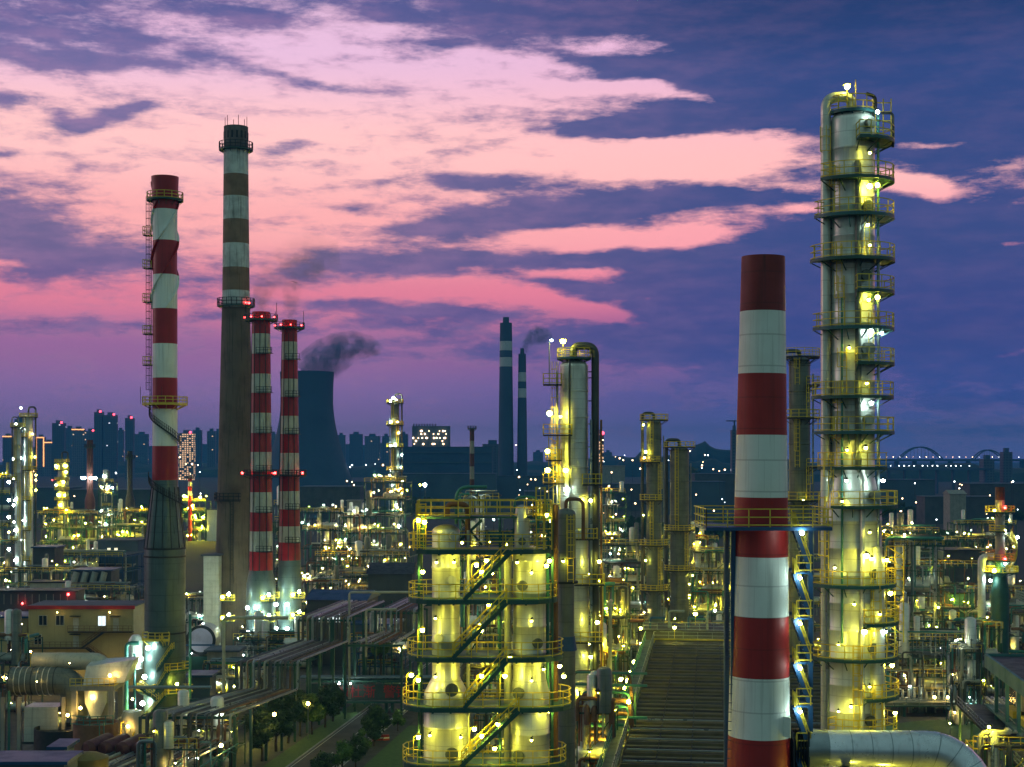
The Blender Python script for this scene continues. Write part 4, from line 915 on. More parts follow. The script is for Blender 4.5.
# ================================================================ process units (steel frames full of pipes)
Y_ = ('b_yellow',); YW = ('b_yellow', 'b_yellow', 'b_warm', 'b_white'); WM = ('b_warm', 'b_warm', 'b_white', 'b_yellow'); WH = ('b_white', 'b_white', 'b_warm')
def unit(label, px, s, wpx, ytop, seed, lamps=10, lk=('b_yellow',), dpt=.7, levels=None, name='process_unit', steel='steel', pipes=18, drums=3, cols=2, pm=('pipe', 'pipe_pale', 'pipe_dark', 'pipe', 'pipe_dark', 'pipe_rust', 'pipe_green', 'pipe_pale'), rails=True, lr=None, cat='process unit', bay=5.5, base=0.0, crown=True, deckm=None):
    R_ = random.Random(seed); x, y = XY(px, s); W = wpx / s; H = zz(ytop, s); D = max(4, W * dpt)
    r = thing(name, label, cat, (x, y, 0), Rz)
    pipes = int(pipes * 1.7); drums = int(drums * 1.5) + 1; cols += 1; t = max(.14, .8 / s); lw = max(.07, .42 / s)
    nx = max(1, round(W / bay)); ny = max(1, round(D / 6.5)); dx = W / nx; dy = D / ny
    levels = levels or max(2, round((H - base) / 5.0)); lz = [base + (H - base) * (k + 1) / levels for k in range(levels)]
    cme = MB().box((0, 0, (H) / 2), (t, t, H)); c0 = None
    for i in range(nx + 1):
        for j in range(ny + 1):
            if c0 is None: c0 = cme.build('column', M[steel], r); o = c0
            else: o = c0.copy(); COL.objects.link(o); o.parent = r
            o.location = (-W / 2 + i * dx, j * dy, 0)
    for k, z in enumerate(lz):
        b = MB()
        for j in range(ny + 1): b.bar((-W / 2, j * dy, z - t), (W / 2, j * dy, z - t), t * .9, t * 1.1)
        for i in range(nx + 1): b.bar((-W / 2 + i * dx, 0, z - t), (-W / 2 + i * dx, D, z - t), t * .8, t)
        fl = b.build('floor_beam', M[steel], r)
        g = MB(); a0 = R_.uniform(-W / 2, -W / 6); a1 = R_.uniform(W / 6, W / 2); yy0 = R_.choice((0, D * .3))
        g.bx(a0, a1, yy0 + .05, D, z - .05, z + .03); g.build('grating', deckm or M['grating'], fl)
        if rails and (k == levels - 1 or R_.random() < .55):
            e0, e1 = (-W / 2, W / 2) if k == levels - 1 else (a0, a1)
            MB().rail([(e0, -.02, z), (e1, -.02, z)], 1.15, max(1.2, 2.2 / s * 3), lw, (1.0, .5)).build('railing', M['yellow'], fl)
    for k in range(R_.randint(1, 3)):
        i = R_.randrange(nx); z1 = R_.choice(lz); z0 = z1 - (H - base) / levels
        MB().bar((-W / 2 + i * dx, -.05, max(0, z0)), (-W / 2 + (i + 1) * dx, -.05, z1), t * .7).build('brace', M[steel], r)
    for k in range(drums):
        z = R_.choice([0] + lz[:-1]); rr = R_.uniform(.5, 1.15); L = min(W * .7, R_.uniform(3.5, 7)); xc = R_.uniform(-W / 2 + L / 2, W / 2 - L / 2); yc = R_.uniform(.6, D * .5)
        pr = [xc - L / 2 - rr * .4, xc - L / 2 - rr * .2, xc - L / 2, xc + L / 2, xc + L / 2 + rr * .2, xc + L / 2 + rr * .4]
        MB().path([(q, yc, z + rr + .35) for q in pr], [rr * .3, rr * .8, rr, rr, rr * .8, rr * .3], 14).build('drum', M[R_.choice(('clad', 'clad_pale', 'clad', 'pipe_pale'))], r)
    for k in range(cols):
        rr = R_.uniform(.45, 1.0); z0 = R_.choice([0] + lz[:-1]); h = R_.uniform(4, 9); xc = R_.uniform(-W / 2 + 1, W / 2 - 1); yc = R_.uniform(-.2, D * .7)
        if crown and R_.random() < .4: z0 = lz[-1]; h = R_.uniform(2.5, 5)
        m_ = MB(); m_.lathe([(rr, 0), (rr, h), (rr * .8, h + rr * .3), (rr * .3, h + rr * .5)], 14, (xc, yc, z0)); m_.build('upright_vessel', M[R_.choice(('clad', 'clad_pale', 'clad_dull'))], r)
    for k in range(pipes):
        q = R_.random(); rr = R_.choice((.08, .11, .15, .2, .3)) * max(1, 3.2 / s if s < 4 else 1); yc = R_.uniform(-.5, D * .45); mt = M[R_.choice(pm)]
        if q < .42:
            xc = R_.uniform(-W / 2, W / 2); z1 = R_.choice(lz) - R_.uniform(0, 2); zt_ = R_.choice(lz) + R_.uniform(.4, 1.4)
            xe = max(-W / 2, min(W / 2, xc + R_.choice((-1, 1)) * R_.uniform(1, W * .35)))
            pts = [(xc, yc, 0 if R_.random() < .5 else max(0, z1 - 5)), (xc, yc, zt_), (xe, yc, zt_)] + ([(xe, yc, max(.2, zt_ - R_.uniform(1, 5)))] if R_.random() < .6 else [])
        elif q < .8:
            z = R_.choice(lz) + R_.uniform(.25, 1.6); xa_ = R_.uniform(-W / 2, 0); xb = R_.uniform(0, W / 2)
            pts = [(xa_, yc, max(.2, z - R_.uniform(.5, 4))), (xa_, yc, z), (xb, yc, z), (xb, yc + R_.uniform(.5, 2), z)]
        else:
            xc = R_.uniform(-W / 2, W / 2); z = R_.choice(lz) + .5; pts = [(xc, -.4, z - R_.uniform(1, 4)), (xc, -.4, z), (xc, D * .8, z)]
        MB().path(bend(pts, rr * 3, 3), rr, 7).build('pipe', mt, r)
    lr = lr or max(.12, .52 / s)
    if lk == WM: lamps = int(lamps * 1.7); lr *= .78
    for k in range(lamps):
        z = R_.choice(lz + [0.5]) + R_.uniform(1.4, 3.0); 
        if z > H + 2.5: z = H + 2
        xc = -W / 2 + W * ((k + R_.uniform(.1, .9)) / lamps) if k % 2 else R_.uniform(-W / 2, W / 2)
        yy = R_.choice((-.6, -.6, -.3, D * .25, D * .45)); f_ = R_.choice((.4, .5, .7, .85, 1, 1.25))
        po = put(shared('lamp_post', lambda: MB().path([(0, 0, -2.6), (0, 0, .3), (0, .1, .5)], .05, 5).cyl((0, 0, .22), (0, 0, .3), .3, 8), M['steel_dark']), 'lamp', r, (xc, yy, z)); bulb(po, (0, 0, 0), R_.choice(lk).replace('b_', 'u_'), lr * f_ * .8, 'bulb')
    return r
Y_ = ('b_yellow',); YW = ('b_yellow', 'b_yellow', 'b_warm', 'b_white'); WM = ('b_warm', 'b_warm', 'b_white', 'b_yellow'); WH = ('b_white', 'b_white', 'b_warm')
# centre right, behind the air coolers
unit('yellow-lit pipe frame just right of the tall column with the black looping pipe', 622, 4.6, 46, 545, 11, 18, YW, pipes=34, drums=4, cols=3)
unit('yellow-lit two-storey frame of drums and pipes behind the olive column', 668, 4.0, 50, 548, 12, 18, Y_, pipes=34, drums=5, cols=3)
unit('yellow-lit frame of pipes immediately left of the clean red and white chimney', 712, 4.2, 52, 552, 13, 20, Y_, pipes=36, drums=4, cols=3)
unit('tall slender frame beaded with warm lamps between the looping-pipe column and olive column', 612, 3.0, 26, 492, 14, 18, WM, pipes=24, drums=2, cols=2, bay=4)
unit('low dim pipe frame behind the air cooler bank, lamps on its deck', 690, 5.0, 76, 628, 15, 7, YW, pipes=22, drums=2, cols=1, levels=3, steel='steel_blue')
unit('cluttered low frame of valves below the olive column', 628, 5.2, 46, 622, 16, 10, YW, pipes=30, drums=3, cols=2)
unit('dim frame seen between the clean chimney and the dark narrow column', 800, 4.6, 60, 560, 17, 12, YW, pipes=28, drums=3, cols=2)
unit('glowing yellow frame of vertical pipes behind the fat dark column', 690, 3.6, 56, 540, 71, 26, Y_, pipes=44, drums=5, cols=5, bay=4)
unit('glowing yellow frame between the olive column and the beaded slender frame', 636, 3.7, 46, 556, 72, 22, Y_, pipes=40, drums=4, cols=4, bay=4)
unit('dense green-yellow pipe frame tucked right of the looping-pipe column, below its decks', 606, 6.4, 44, 590, 73, 22, Y_, pipes=50, drums=4, cols=3, bay=3)
unit('dense pipe frame between the twin vessels and the air coolers, lower down', 584, 7.4, 40, 640, 74, 18, Y_, pipes=44, drums=3, cols=2, bay=3)
unit('tangle of dim pipework behind the tallest tower near its foot', 892, 4.8, 70, 600, 75, 14, YW, pipes=44, drums=5, cols=3)
unit('tangled dim frame left of the open hall under the tank house', 975, 5.6, 54, 628, 76, 12, YW, pipes=44, drums=4, cols=3, bay=4)
unit('yellow-lit maze of pipes in front of the dark cubic hall at right', 940, 4.7, 84, 566, 81, 26, Y_, pipes=50, drums=6, cols=3)
unit('warm-lit pipe frame behind the lattice gable', 905, 4.2, 66, 532, 82, 22, YW, pipes=44, drums=5, cols=3)
unit('dense frame of lit pipes below the small flare stack, near the open hall roof', 1008, 5.0, 56, 615, 83, 16, YW, pipes=46, drums=4, cols=3)
unit('low warm-lit frame right of the tallest tower, in front of the yellow maze', 918, 5.4, 80, 618, 84, 18, YW, pipes=48, drums=6, cols=3, levels=3)
unit('far yellow-lit frame left of the small flare stack', 985, 3.0, 60, 524, 85, 16, WM, pipes=30, drums=3, cols=3)
unit('far low frame lit yellow behind the squat lamp-covered tower', 90, 2.2, 90, 520, 86, 26, Y_, pipes=34, drums=4, cols=3)
unit('dim blue frame between conveyor roof and lattice frame', 70, 3.4, 110, 556, 87, 16, YW, pipes=44, drums=5, cols=3, steel='steel_blue')
unit('white-lit low pipe frame between the cone-base and brown chimneys', 203, 4.4, 44, 600, 88, 10, WH, pipes=36, drums=3, cols=2)
unit('low warm-lit pipes between grimy chimneys and the blue-roofed pump house', 318, 4.2, 50, 584, 89, 18, WM, pipes=40, drums=4, cols=2)
unit('dense low frame in front of the warm-lit long frame', 372, 4.1, 70, 590, 90, 14, WM, pipes=44, drums=4, cols=2)
unit('yellow-lit pipework seen through the twin vessel decks', 490, 8.0, 70, 560, 91, 12, Y_, pipes=40, drums=3, cols=2)
# right side
unit('tall teal frame crowned by a lattice roof, lit yellow, right of the tallest tower', 912, 5.6, 62, 545, 21, 26, YW, pipes=40, drums=5, cols=3, levels=6)
unit('small yellow-lit pipe stack close against the tallest tower', 884, 5.2, 30, 540, 22, 14, Y_, pipes=26, drums=2, cols=2, bay=3)
unit('teal pipe frame with open bays above the long green-railed footbridge', 928, 6.0, 92, 640, 23, 12, YW, pipes=40, drums=5, cols=3, levels=4)
unit('dark teal frame of looping pipes under the little red flare stack', 1000, 5.2, 64, 592, 24, 9, WH, pipes=34, drums=3, cols=2, levels=4)
unit('bright furnace frame with a tall glowing white wall beside the right-hand hall', 966, 6.3, 30, 652, 25, 9, WM, pipes=26, drums=2, cols=2, bay=3)
unit('low distant frame scattered with yellow lamps beyond the lattice-roofed frame', 930, 3.4, 90, 540, 26, 12, WM, pipes=24, drums=2, cols=2)
# left side middle distance
unit('warm-lit pipe frame just right of the narrower grimy chimney', 322, 3.4, 44, 512, 31, 24, WM, pipes=36, drums=4, cols=3)
unit('warm-lit frame packed with drums left of the dark green column', 357, 3.3, 40, 517, 32, 26, WM, pipes=36, drums=5, cols=4)
unit('taller warm-lit frame with bright top deck around the dark green column', 385, 3.4, 42, 482, 33, 28, WM, pipes=34, drums=4, cols=3, bay=5)
unit('long low warm-lit pipe frame under the dark green column', 362, 3.8, 96, 556, 34, 30, WM, pipes=44, drums=6, cols=3)
unit('yellow-lit frame at the foot of the short lamp-covered tower', 66, 2.7, 66, 514, 35, 18, Y_, pipes=26, drums=3, cols=3)
unit('square lattice frame with rows of white lamps behind the slim dark stack', 106, 2.6, 15, 482, 36, 16, WH, pipes=12, drums=1, cols=1, bay=4, levels=7, lr=.3)
unit('low yellow-lit frame between the lattice frame and the cone-base chimney', 128, 2.6, 42, 512, 37, 20, Y_, pipes=24, drums=3, cols=2)
unit('tiny yellow-lit frame seen between the cone-base chimney and the brown chimney', 194, 2.0, 24, 501, 38, 20, Y_, pipes=14, drums=2, cols=1, lr=.42)
unit('yellow and white lit frame running off the left edge', 2, 3.2, 30, 478, 39, 16, YW, pipes=24, drums=3, cols=2)
unit('dim low pipe frame under the two silver columns', 42, 3.8, 90, 572, 40, 12, WM, pipes=32, drums=3, cols=2, levels=3)
unit('low frame with few lamps behind the flat-roofed tan building', 96, 4.2, 70, 590, 41, 5, WH, pipes=26, drums=3, cols=2, levels=3)
# centre, behind twin vessels
unit('greenish lit frame topped by a white tank peeking above the twin vessels', 478, 6.0, 42, 500, 51, 14, YW, pipes=26, drums=3, cols=2, steel='steel')
unit('far frame beyond the twin vessels, warm lamps up its side', 532, 3.0, 30, 512, 52, 14, WM, pipes=20, drums=2, cols=2)
unit('dim frame below the yellow-lit frames behind the twin vessels', 500, 6.5, 120, 600, 53, 14, YW, pipes=36, drums=4, cols=2, levels=4)
# behind the clustered grimy chimneys
unit('bright white-lit frame at the foot of the two grimy chimneys', 272, 5.0, 80, 640, 54, 12, WH, pipes=36, drums=3, cols=2, levels=3, deckm=M['grating'])
unit('small frame with yellow ladders squeezed between the two grimy chimneys', 280, 4.2, 12, 505, 55, 12, WM, pipes=12, drums=1, cols=1, bay=3, levels=8)
unit('dense pipe frame packed with yellow lamps left of the air cooler bank', 596, 8.2, 40, 660, 56, 20, Y_, pipes=44, drums=3, cols=2, bay=3, pm=('pipe_rust', 'pipe_rust', 'pipe_pale', 'pipe_green', 'pipe'))
unit('near frame of rusty elbows and yellow lamps at the bottom, left of the air coolers', 596, 10.0, 38, 712, 57, 9, Y_, pipes=40, drums=3, cols=2, bay=3, pm=('pipe_rust', 'pipe_rust', 'pipe_pale', 'pipe_pale', 'pipe_green'))
# ================================================================ foreground plant and buildings
def gpos(px, py_ground=None, s=None):
    s = s or (py_ground - HZ) / CAMZ; return XY(px, s), s

# ---- air cooler bank between the clean chimney and the pipework
ZC = 15.0
def at(px, py, z):   # point seen at px,py lying at height z
    s = (py - HZ) / (CAMZ - z); return Vector(((px - 512) / s, F / s, z))
A = at(655, 640, ZC); Bn = at(613, 790, ZC)
ac = thing('air_cooler_bank', 'long dark bank of slatted air coolers between railed walkways behind the clean chimney', 'air coolers', (A.x, A.y, 0), Rz)
Rm = Matrix.Rotation(YAW, 3, 'Z')
def loc_(v): d = Rm @ (v - Vector((A.x, A.y, 0))); return d
L = abs(loc_(Bn).y); Wd = 23.0
MB().bx(0, Wd, -L, 0, ZC - 1.2, ZC - .35).build('tube_bundle', M['louver'], ac)
nb = 19; bayl = L / nb
for k in range(nb):
    y1 = -k * bayl - .3; y0 = -(k + 1) * bayl + .3
    m = MB(); n = 2
    for i in range(n): yy = y0 + (y1 - y0) * (i + .5) / n; m.box((Wd / 2, yy, ZC - .12), (Wd - .3, (y1 - y0) / n * .16, .04), rx=.2)
    m.build('louvre_slat', M['louver_edge'], ac)
    MB().bx(.1, Wd, y1 + .12, y1 + .26, ZC - .34, ZC + .02).build('cross_beam', M['louver_edge'], ac)
for x in (0.0, 3.2, 6.4, 9.6, 12.8, 16, 19.2, 22.6):
    MB().bx(x, x + .12, -L, 0, ZC - .34, ZC - .05).build('divider', M['louver'], ac)
for k in (3, 7, 11, 13, 14, 15, 16, 17, 18): MB().path([(.4, -k * bayl + .25, ZC + .25), (Wd, -k * bayl + .25, ZC + .25)], .07, 6).build('header_pipe', M['pipe'] if k > 12 else M['pipe_dark'], ac)
sw = MB().bx(-1.5, -.2, -L, 1.5, ZC - .3, ZC - .18).build('walkway', M['steel'], ac)
MB().rail([(-1.5, -L, ZC - .18), (-1.5, 1.5, ZC - .18)], 1.3, 1.6, .08).build('railing', M['pipe_green'], sw)
MB().rail([(-.2, -L, ZC - .18), (-.2, 1.5, ZC - .18)], 1.3, 1.6, .07).build('railing', M['pipe'], sw)
bw = MB().bx(-.2, Wd, .1, 2.2, ZC - .3, ZC - .18).build('walkway', M['concrete'], ac)
MB().rail([(-.2, 2.2, ZC - .18), (Wd, 2.2, ZC - .18)], 1.2, 2.2, .08).build('railing', M['pipe'], bw)
MB().bx(-.2, Wd, .0, .12, ZC - .5, ZC + .25).build('fascia', M['yellow'], ac)
for x in (-1.3, 7, 15, Wd - .3):
    for k in range(5): MB().bx(x - .2, x + .2, -L * k / 4 - .2, -L * k / 4 + .2, 0, ZC - 1.2).build('column', M['steel'], ac)
for x in (2.9, 12.4): post_lamp(ac, (x, 1.4, ZC - .2), 2.0, 'b_yellow', .24)
post_lamp(ac, (6.0, 6.4, ZC + 1.6), 1.8, 'b_yellow', .3)
bulb(ac, (9, 1.5, ZC + 4.4), 'b_white', .16); bulb(ac, (11.6, 3, ZC + 4.4), 'b_white', .16)
for q in (690, 660, 610): pass
for py_ in (662, 673, 681, 688, 746, 757): v = at(634 - (py_ - 662) * .34 if py_ < 700 else 607, py_, ZC - 2.2); d = loc_(v); bulb(ac, d, 'b_yellow', .27)
for y in (1.0, -L * .5): bulb(ac, (-2.2, y, ZC + 1.6), 'b_yellow', .2)
cb = thing('control_shed', 'low blue-grey shed with roof handrails behind the air cooler bank', 'shed', (A.x - 1, A.y + 9, 0), Rz)
MB().bx(0, 22, 0, 9, 0, ZC + .3).build('wall', M['wall_dark'], cb); MB().bx(-.4, 22.4, -.4, 9.4, ZC + .3, ZC + .5).build('roof', M['steel_dark'], cb)
for k in range(7): MB().path(bend([(1 + k * 3, 2 + k % 3, ZC + .5), (1 + k * 3, 2 + k % 3, ZC + 2.2 + k % 2), (3.4 + k * 3, 2 + k % 3, ZC + 2.2 + k % 2)], .4), .2, 8).build('roof_pipe', M['pipe' if k % 2 else 'steel_blue'], cb)
rr_ = MB().rail([(0, 0, ZC + .5), (22, 0, ZC + .5)], 1.2, 2.2, .09).build('railing', M['pipe'], cb)

# ---- bundle of horizontal rusty pipes left of the air coolers (bottom)
pk = Vector((*XY(604, 9.6), 0))
rk = thing('pipe_manifold', 'stacked rusty and teal pipe elbows under yellow lamps left of the air coolers', 'pipe manifold', pk, Rz)
R_ = random.Random(5)
for k, (py_, m_, r) in enumerate(((700, 'pipe_rust', .26), (707, 'pipe_green', .2), (713, 'pipe_rust', .22), (719, 'pipe_pale', .2), (725, 'pipe_green', .22), (731, 'pipe_rust', .24), (738, 'pipe_rust', .28), (745, 'pipe_pale', .15), (672, 'pipe_rust', .18), (692, 'pipe_green', .15))):
    z = zz(py_, 9.6); MB().path(bend([(-2.2 - (k % 3) * .5, 1.0, z - 3), (-2.2 - (k % 3) * .5, 0, z), (2.6, 0, z), (2.9, 0, z - 2.6 - (k % 2)), (2.9, 2, z - 3.4)], .7, 5), r, 10).build('pipe', M[m_], rk)
for x in (-2.6, 0.2, 3.2): MB().bx(x - .12, x + .12, .3, .55, 0, zz(692, 9.6)).build('column', M['steel'], rk)
for (xx, p) in ((1.1, 749), (.5, 757), (-1.5, 741), (2.6, 700)): bulb(rk, (xx, -.9, zz(p, 9.6)), 'b_yellow', .2)
for p in (672, 684, 716): MB().bx(-5, 4.5, -.6, -.35, zz(p, 9.6) - .12, zz(p, 9.6) + .12).build('beam', M['pipe_green'], rk)
# tall verticals beside the looping column
vp = thing('riser_bank', 'row of tall pale pipes running up beside the looping-pipe column', 'pipes', (*XY(590, 8.4), 0), Rz)
for k, (xx, r, m_) in enumerate(((-3.0, .2, 'pipe_pale'), (-2.2, .28, 'clad'), (-1.2, .2, 'pipe_pale'), (-.3, .15, 'pipe_rust'), (.5, .3, 'pipe_pale'), (1.4, .2, 'yellow'), (2.4, .22, 'pipe_pale'))): MB().path(bend([(xx, 0, 0), (xx, 0, zz(560 + (k * 37) % 90, 8.4)), (xx, 2, zz(560 + (k * 37) % 90, 8.4))], .5), r, 10).build('pipe', M[m_], vp)

# ---- tan three-storey building with red eaves
S = 5.5; (x, y) = XY(81, S); W = 105 / S
tb = thing('tan_building', 'three-storey tan building with red eave and outside zigzag stairs', 'building', (x, y, 0), 0)
H = zz(607, S); MB().bx(-W / 2, W / 2, 0, 10, 0, H).build('wall', M['tan'], tb)
rf = MB().bx(-W / 2 - .3, W / 2 + .3, -.35, 10.3, H, H + .22).build('roof', M['roof_grey'], tb)
MB().bx(-W / 2 - .35, W / 2 + .35, -.5, -.35, H - .35, H + .3).build('eave', M['roof_red'], tb)
def tbx(px): return (px - 81) / S
def window(parent, x, y, z, w, h, lit=None, mull=True):
    f = MB(); t = .09
    f.bx(x - w / 2 - t, x + w / 2 + t, y - .12, y + .02, z - t, z).bx(x - w / 2 - t, x + w / 2 + t, y - .12, y + .02, z + h, z + h + t).bx(x - w / 2 - t, x - w / 2, y - .12, y + .02, z, z + h).bx(x + w / 2, x + w / 2 + t, y - .12, y + .02, z, z + h)
    if mull: f.bx(x - .04, x + .04, y - .1, y + .02, z, z + h)
    o = f.build('window', M['cream'], parent)
    MB().bx(x - w / 2, x + w / 2, y - .05, y - .01, z, z + h).build('pane', lit or M['glass_dark'], o); return o
for px_, py_, w_, h_, lt in ((43, 625, 1.4, 1.7, None), (60, 625, 1.4, 1.7, None), (102, 626, 1.35, 1.8, M['lit_window_cool']), (61, 658, 1.35, 1.0, M['lit_window']), (38, 644, 1.2, 1.7, None), (42, 658, 1.1, .9, None)):
    window(tb, tbx(px_), 0, zz(py_, S), w_, h_, lt)
for px_, py_ in ((76, 630), (116, 630), (76, 648)):
    d = MB().bx(tbx(px_) - .5, tbx(px_) + .5, -.06, .0, zz(py_, S) - .2, zz(py_, S) + 2.2).build('door', M['cream'], tb)
    MB().bx(tbx(px_) - .9, tbx(px_) + .9, -1.0, .0, zz(py_, S) + 2.5, zz(py_, S) + 2.62).build('canopy', M['steel_dark'], d)
for px0, px1, p in ((70, 134, 631), (30, 88, 647)):
    z = zz(p, S); d = MB().bx(tbx(px0), tbx(px1), -1.5, -.01, z - .15, z).build('gallery', M['steel_dark'], tb)
    MB().rail([(tbx(px0), -1.5, z), (tbx(px1), -1.5, z)], 1.1, 1.0, .08).build('railing', mat('brown_rail', (.2, .11, .04), .6), d)
stair(tb, (tbx(84), -1.5, zz(647, S)), (tbx(106), -1.5, zz(631, S)), .9, (0, 1, 0), M['steel_dark'], MATS['brown_rail']); stair(tb, (tbx(107), -1.5, zz(661, S)), (tbx(88), -1.5, zz(647, S)), .9, (0, 1, 0), M['steel_dark'], MATS['brown_rail'])
for px_, py_ in ((90, 638), (120, 622), (50, 640), (135, 618), (70, 664), (110, 668), (60, 632), (104, 650), (38, 632), (126, 650)): pass
for px_, py_ in ((40, 676), (72, 672), (104, 674), (128, 660)): post_lamp(tb, (tbx(px_), -6, zz(py_, S) - 3), 3, 'b_warm', .28)  # warm lamps added half behind the ducts to light the tan wall
for px_ in (60, 112): wall_lamp(tb, (tbx(px_), -1.6, H - .8), 'b_warm', .1)  # small lamps added under the eave to warm the facade

# ---- dark sheds behind it
def shed(label, px, s, wpx, ytop, depth, wallm, roofm, name='shed', rz=0.0, gable=0.0, lit=(), base=0.0, over=.5, cat='building'):
    (x, y) = XY(px, s); W = wpx / s; H = zz(ytop, s); r = thing(name, label, cat, (x, y, 0), rz)
    MB().bx(-W / 2, W / 2, 0, depth, base, H).build('wall', M[wallm], r)
    m = MB()
    if gable: m.add([(-W / 2 - over, -over, H), (W / 2 + over, -over, H), (W / 2 + over, depth / 2, H + gable), (-W / 2 - over, depth / 2, H + gable), (-W / 2 - over, depth + over, H), (W / 2 + over, depth + over, H)], [(0, 1, 2, 3), (3, 2, 5, 4), (0, 3, 4), (1, 5, 2), (0, 4, 5, 1)])
    else: m.bx(-W / 2 - over, W / 2 + over, -over, depth + over, H, H + .35)
    m.build('roof', M[roofm], r, smooth=False)
    for (px_, py_, w_, h_) in lit: window(r, (px_ - px) / s, 0, zz(py_, s), w_ / s, h_ / s, M['lit_window'])
    return r
shed('blue-grey block with two small lit windows in front of the lattice frame', 118, 3.2, 40, 541, 12, 'wall_blue', 'roof_grey', lit=((109, 553, 3, 5), (116, 553, 3, 5)))
r = shed('flat shed with four pale inflated panels above the tan building', 92, 4.0, 38, 571, 8, 'wall_dark', 'roof_blue')
for k in range(4): MB().path([((-6 + k * 2.8) / 1.2, -.5, zz(590, 4)), ((-5 + k * 2.8) / 1.2, -.7, zz(580, 4)), ((-4.4 + k * 2.8) / 1.2, -.5, zz(572, 4))], .8, 8).build('duct', M['pipe_pale'], r)
r = shed('long low dark conveyor roof at the left edge above the tan building', 30, 4.4, 92, 592, 7, 'wall_dark', 'steel_dark')
for k in range(12): MB().bx(-9 + k * 1.6, -8.85 + k * 1.6, -.6, -.52, zz(604, 4.4), zz(594, 4.4)).build('post', M['concrete'], r)
bulb(r, (9, -1, zz(594, 4.4)), 'b_red', .3); bulb(r, (-1.4, -1, zz(603, 4.4)), 'b_red', .25)
shed('small blue-roofed block behind the two silver columns base', 44, 3.6, 22, 548, 8, 'wall_dark', 'roof_blue')
shed('bright white-walled warehouse strip behind the conveyor roof', 52, 4.0, 44, 583, 5, 'cream', 'steel_dark')
shed('blue-roofed hut with orange wall at the left edge', 8, 5.4, 38, 618, 8, 'tan', 'roof_blue')
unit('dark cluttered frame of tanks at the left edge below the blue-roofed hut', 8, 6.0, 44, 640, 66, 5, WM, pipes=24, drums=4, cols=3, levels=3)
shed('tall corrugated silver silo block left of the brown chimney', 211, 4.6, 15, 556, 5, 'clad_pale', 'roof_grey', name='silo_block')
shed('little white building far off, just left of the brown chimney', 213, 2.0, 12, 510, 8, 'white', 'roof_grey', name='small_building')
shed('big dark windowless hall left of the twin vessels', 390, 4.2, 44, 574, 16, 'wall_dark', 'steel_dark', name='hall', gable=2.2)
r = shed('blue-roofed pump house with a row of pale windows behind the pipe bundles', 336, 4.9, 60, 600, 12, 'wall_dark', 'roof_blue', name='pump_house', gable=1.6, rz=Rz)
for k in range(6): window(r, -3.2 + k * 1.2, 0, zz(622, 4.9), .8, 2.6, M['lit_window_cool'] if k < 4 else None, False)
shed('small dark annex right of the blue-roofed pump house', 372, 5.0, 44, 625, 9, 'wall_blue', 'roof_blue', name='annex', rz=Rz)
shed('teal-walled tank house beside the little red flare stack', 967, 4.6, 30, 594, 10, 'roof_teal', 'steel_dark', name='tank_house')
shed('dark cubic hall between lattice-roofed frame and flare stack', 962, 3.6, 34, 551, 12, 'wall_dark', 'steel_dark', name='hall')
shed('grey insulated cabin on low frame before the brown chimney base', 222, 5.6, 30, 652, 6, 'concrete', 'roof_grey', name='cabin')
shed('blue container near the foot of the brown chimney', 199, 6.2, 22, 677, 5, 'wall_blue', 'roof_blue', name='container')

# big round end-lit drum left of the brown chimney
S = 5.4; (x, y) = XY(201, S)
dr = thing('fan_drum', 'large round drum end glowing lilac beside the brown chimney base', 'drum', (x, y, zz(640, S)), 0)
MB().path([(0, 6, 0), (0, 0, 0)], 14 / S, 36).build('shell', M['clad_pale'], dr)
MB().path([(0, .0, 0), (0, -.3, 0)], 14.8 / S, 36).build('rim', M['steel_dark'], dr)
MB().path([(0, -.3, 0), (0, -.36, 0)], 12 / S, 36).build('end_plate', mat('lilac_lit_plate', (.5, .46, .62), .5), dr)  # lilac of the light on the drum end is put into the plate colour
MB().bx(-2.6, 2.6, -1.2, 6, -5.5, -2.9).build('cradle', M['steel'], dr); MB().bx(-2.8, 2.8, -1.5, -1.3, -.9, -.6).build('cross_bar', M['steel_blue'], dr)
for k in (-1.5, 1.5): MB().bx(k - .2, k + .2, 0, .4, -zz(640, S), -5.5).build('leg', M['steel'], dr)
bulb(dr, (1.0, -3.0, 3.4), 'b_white', .13); bulb(dr, (-1.2, -2.6, -2.1), 'b_white', .1)

# ---- big insulated ducts and concrete frame (left bottom)
S = 7.0; (x, y) = XY(44, S)
bd = thing('exhaust_duct', 'fat ribbed silver exhaust duct on legs below the tan building', 'duct', (x, y, 0), 0)
zc = zz(681, S)
def rd(w0, w1, h0, h1, y0, y1, x0, x1, z0): pass
pr = [(-4.7, 0, zc), (2.2, 0, zc)] + [(2.2 + 2.2 * math.sin(t), 0, zc - 2.2 * (1 - math.cos(t))) for t in [PI / 2 * k / 6 for k in range(1, 7)]] + [(4.4, 0, zc - 5)]
MB().path(pr, 2.0, 24).build('duct_shell', M['clad_dull'], bd)
for k in range(9): MB().path([(-4.6 + k * .8, 0, zc), (-4.5 + k * .8, 0, zc)], 2.07, 24).build('rib', M['steel_dark'] if k % 4 == 0 else M['clad'], bd)
MB().bx(-2.2, 2.6, -2.0, 2.0, zc - 8.3, zc - 3.4).build('lower_hopper', M['clad'], bd); MB().bx(-2.4, 2.8, -2.2, 2.2, zc - 8.6, zc - 8.3).build('flange', M['steel_dark'], bd)
MB().path([(-2, 1.6, zc + 2.6), (6.6, 1.6, zc + 2.6)] + [(6.6 + 1.8 * math.sin(t), 1.6, zc + .8 + 1.8 * math.cos(t)) for t in [PI / 2 * k / 6 for k in range(1, 7)]] + [(8.4, 1.6, zc - 6)], 1.25, 20).build('upper_duct', M['cream'], bd)
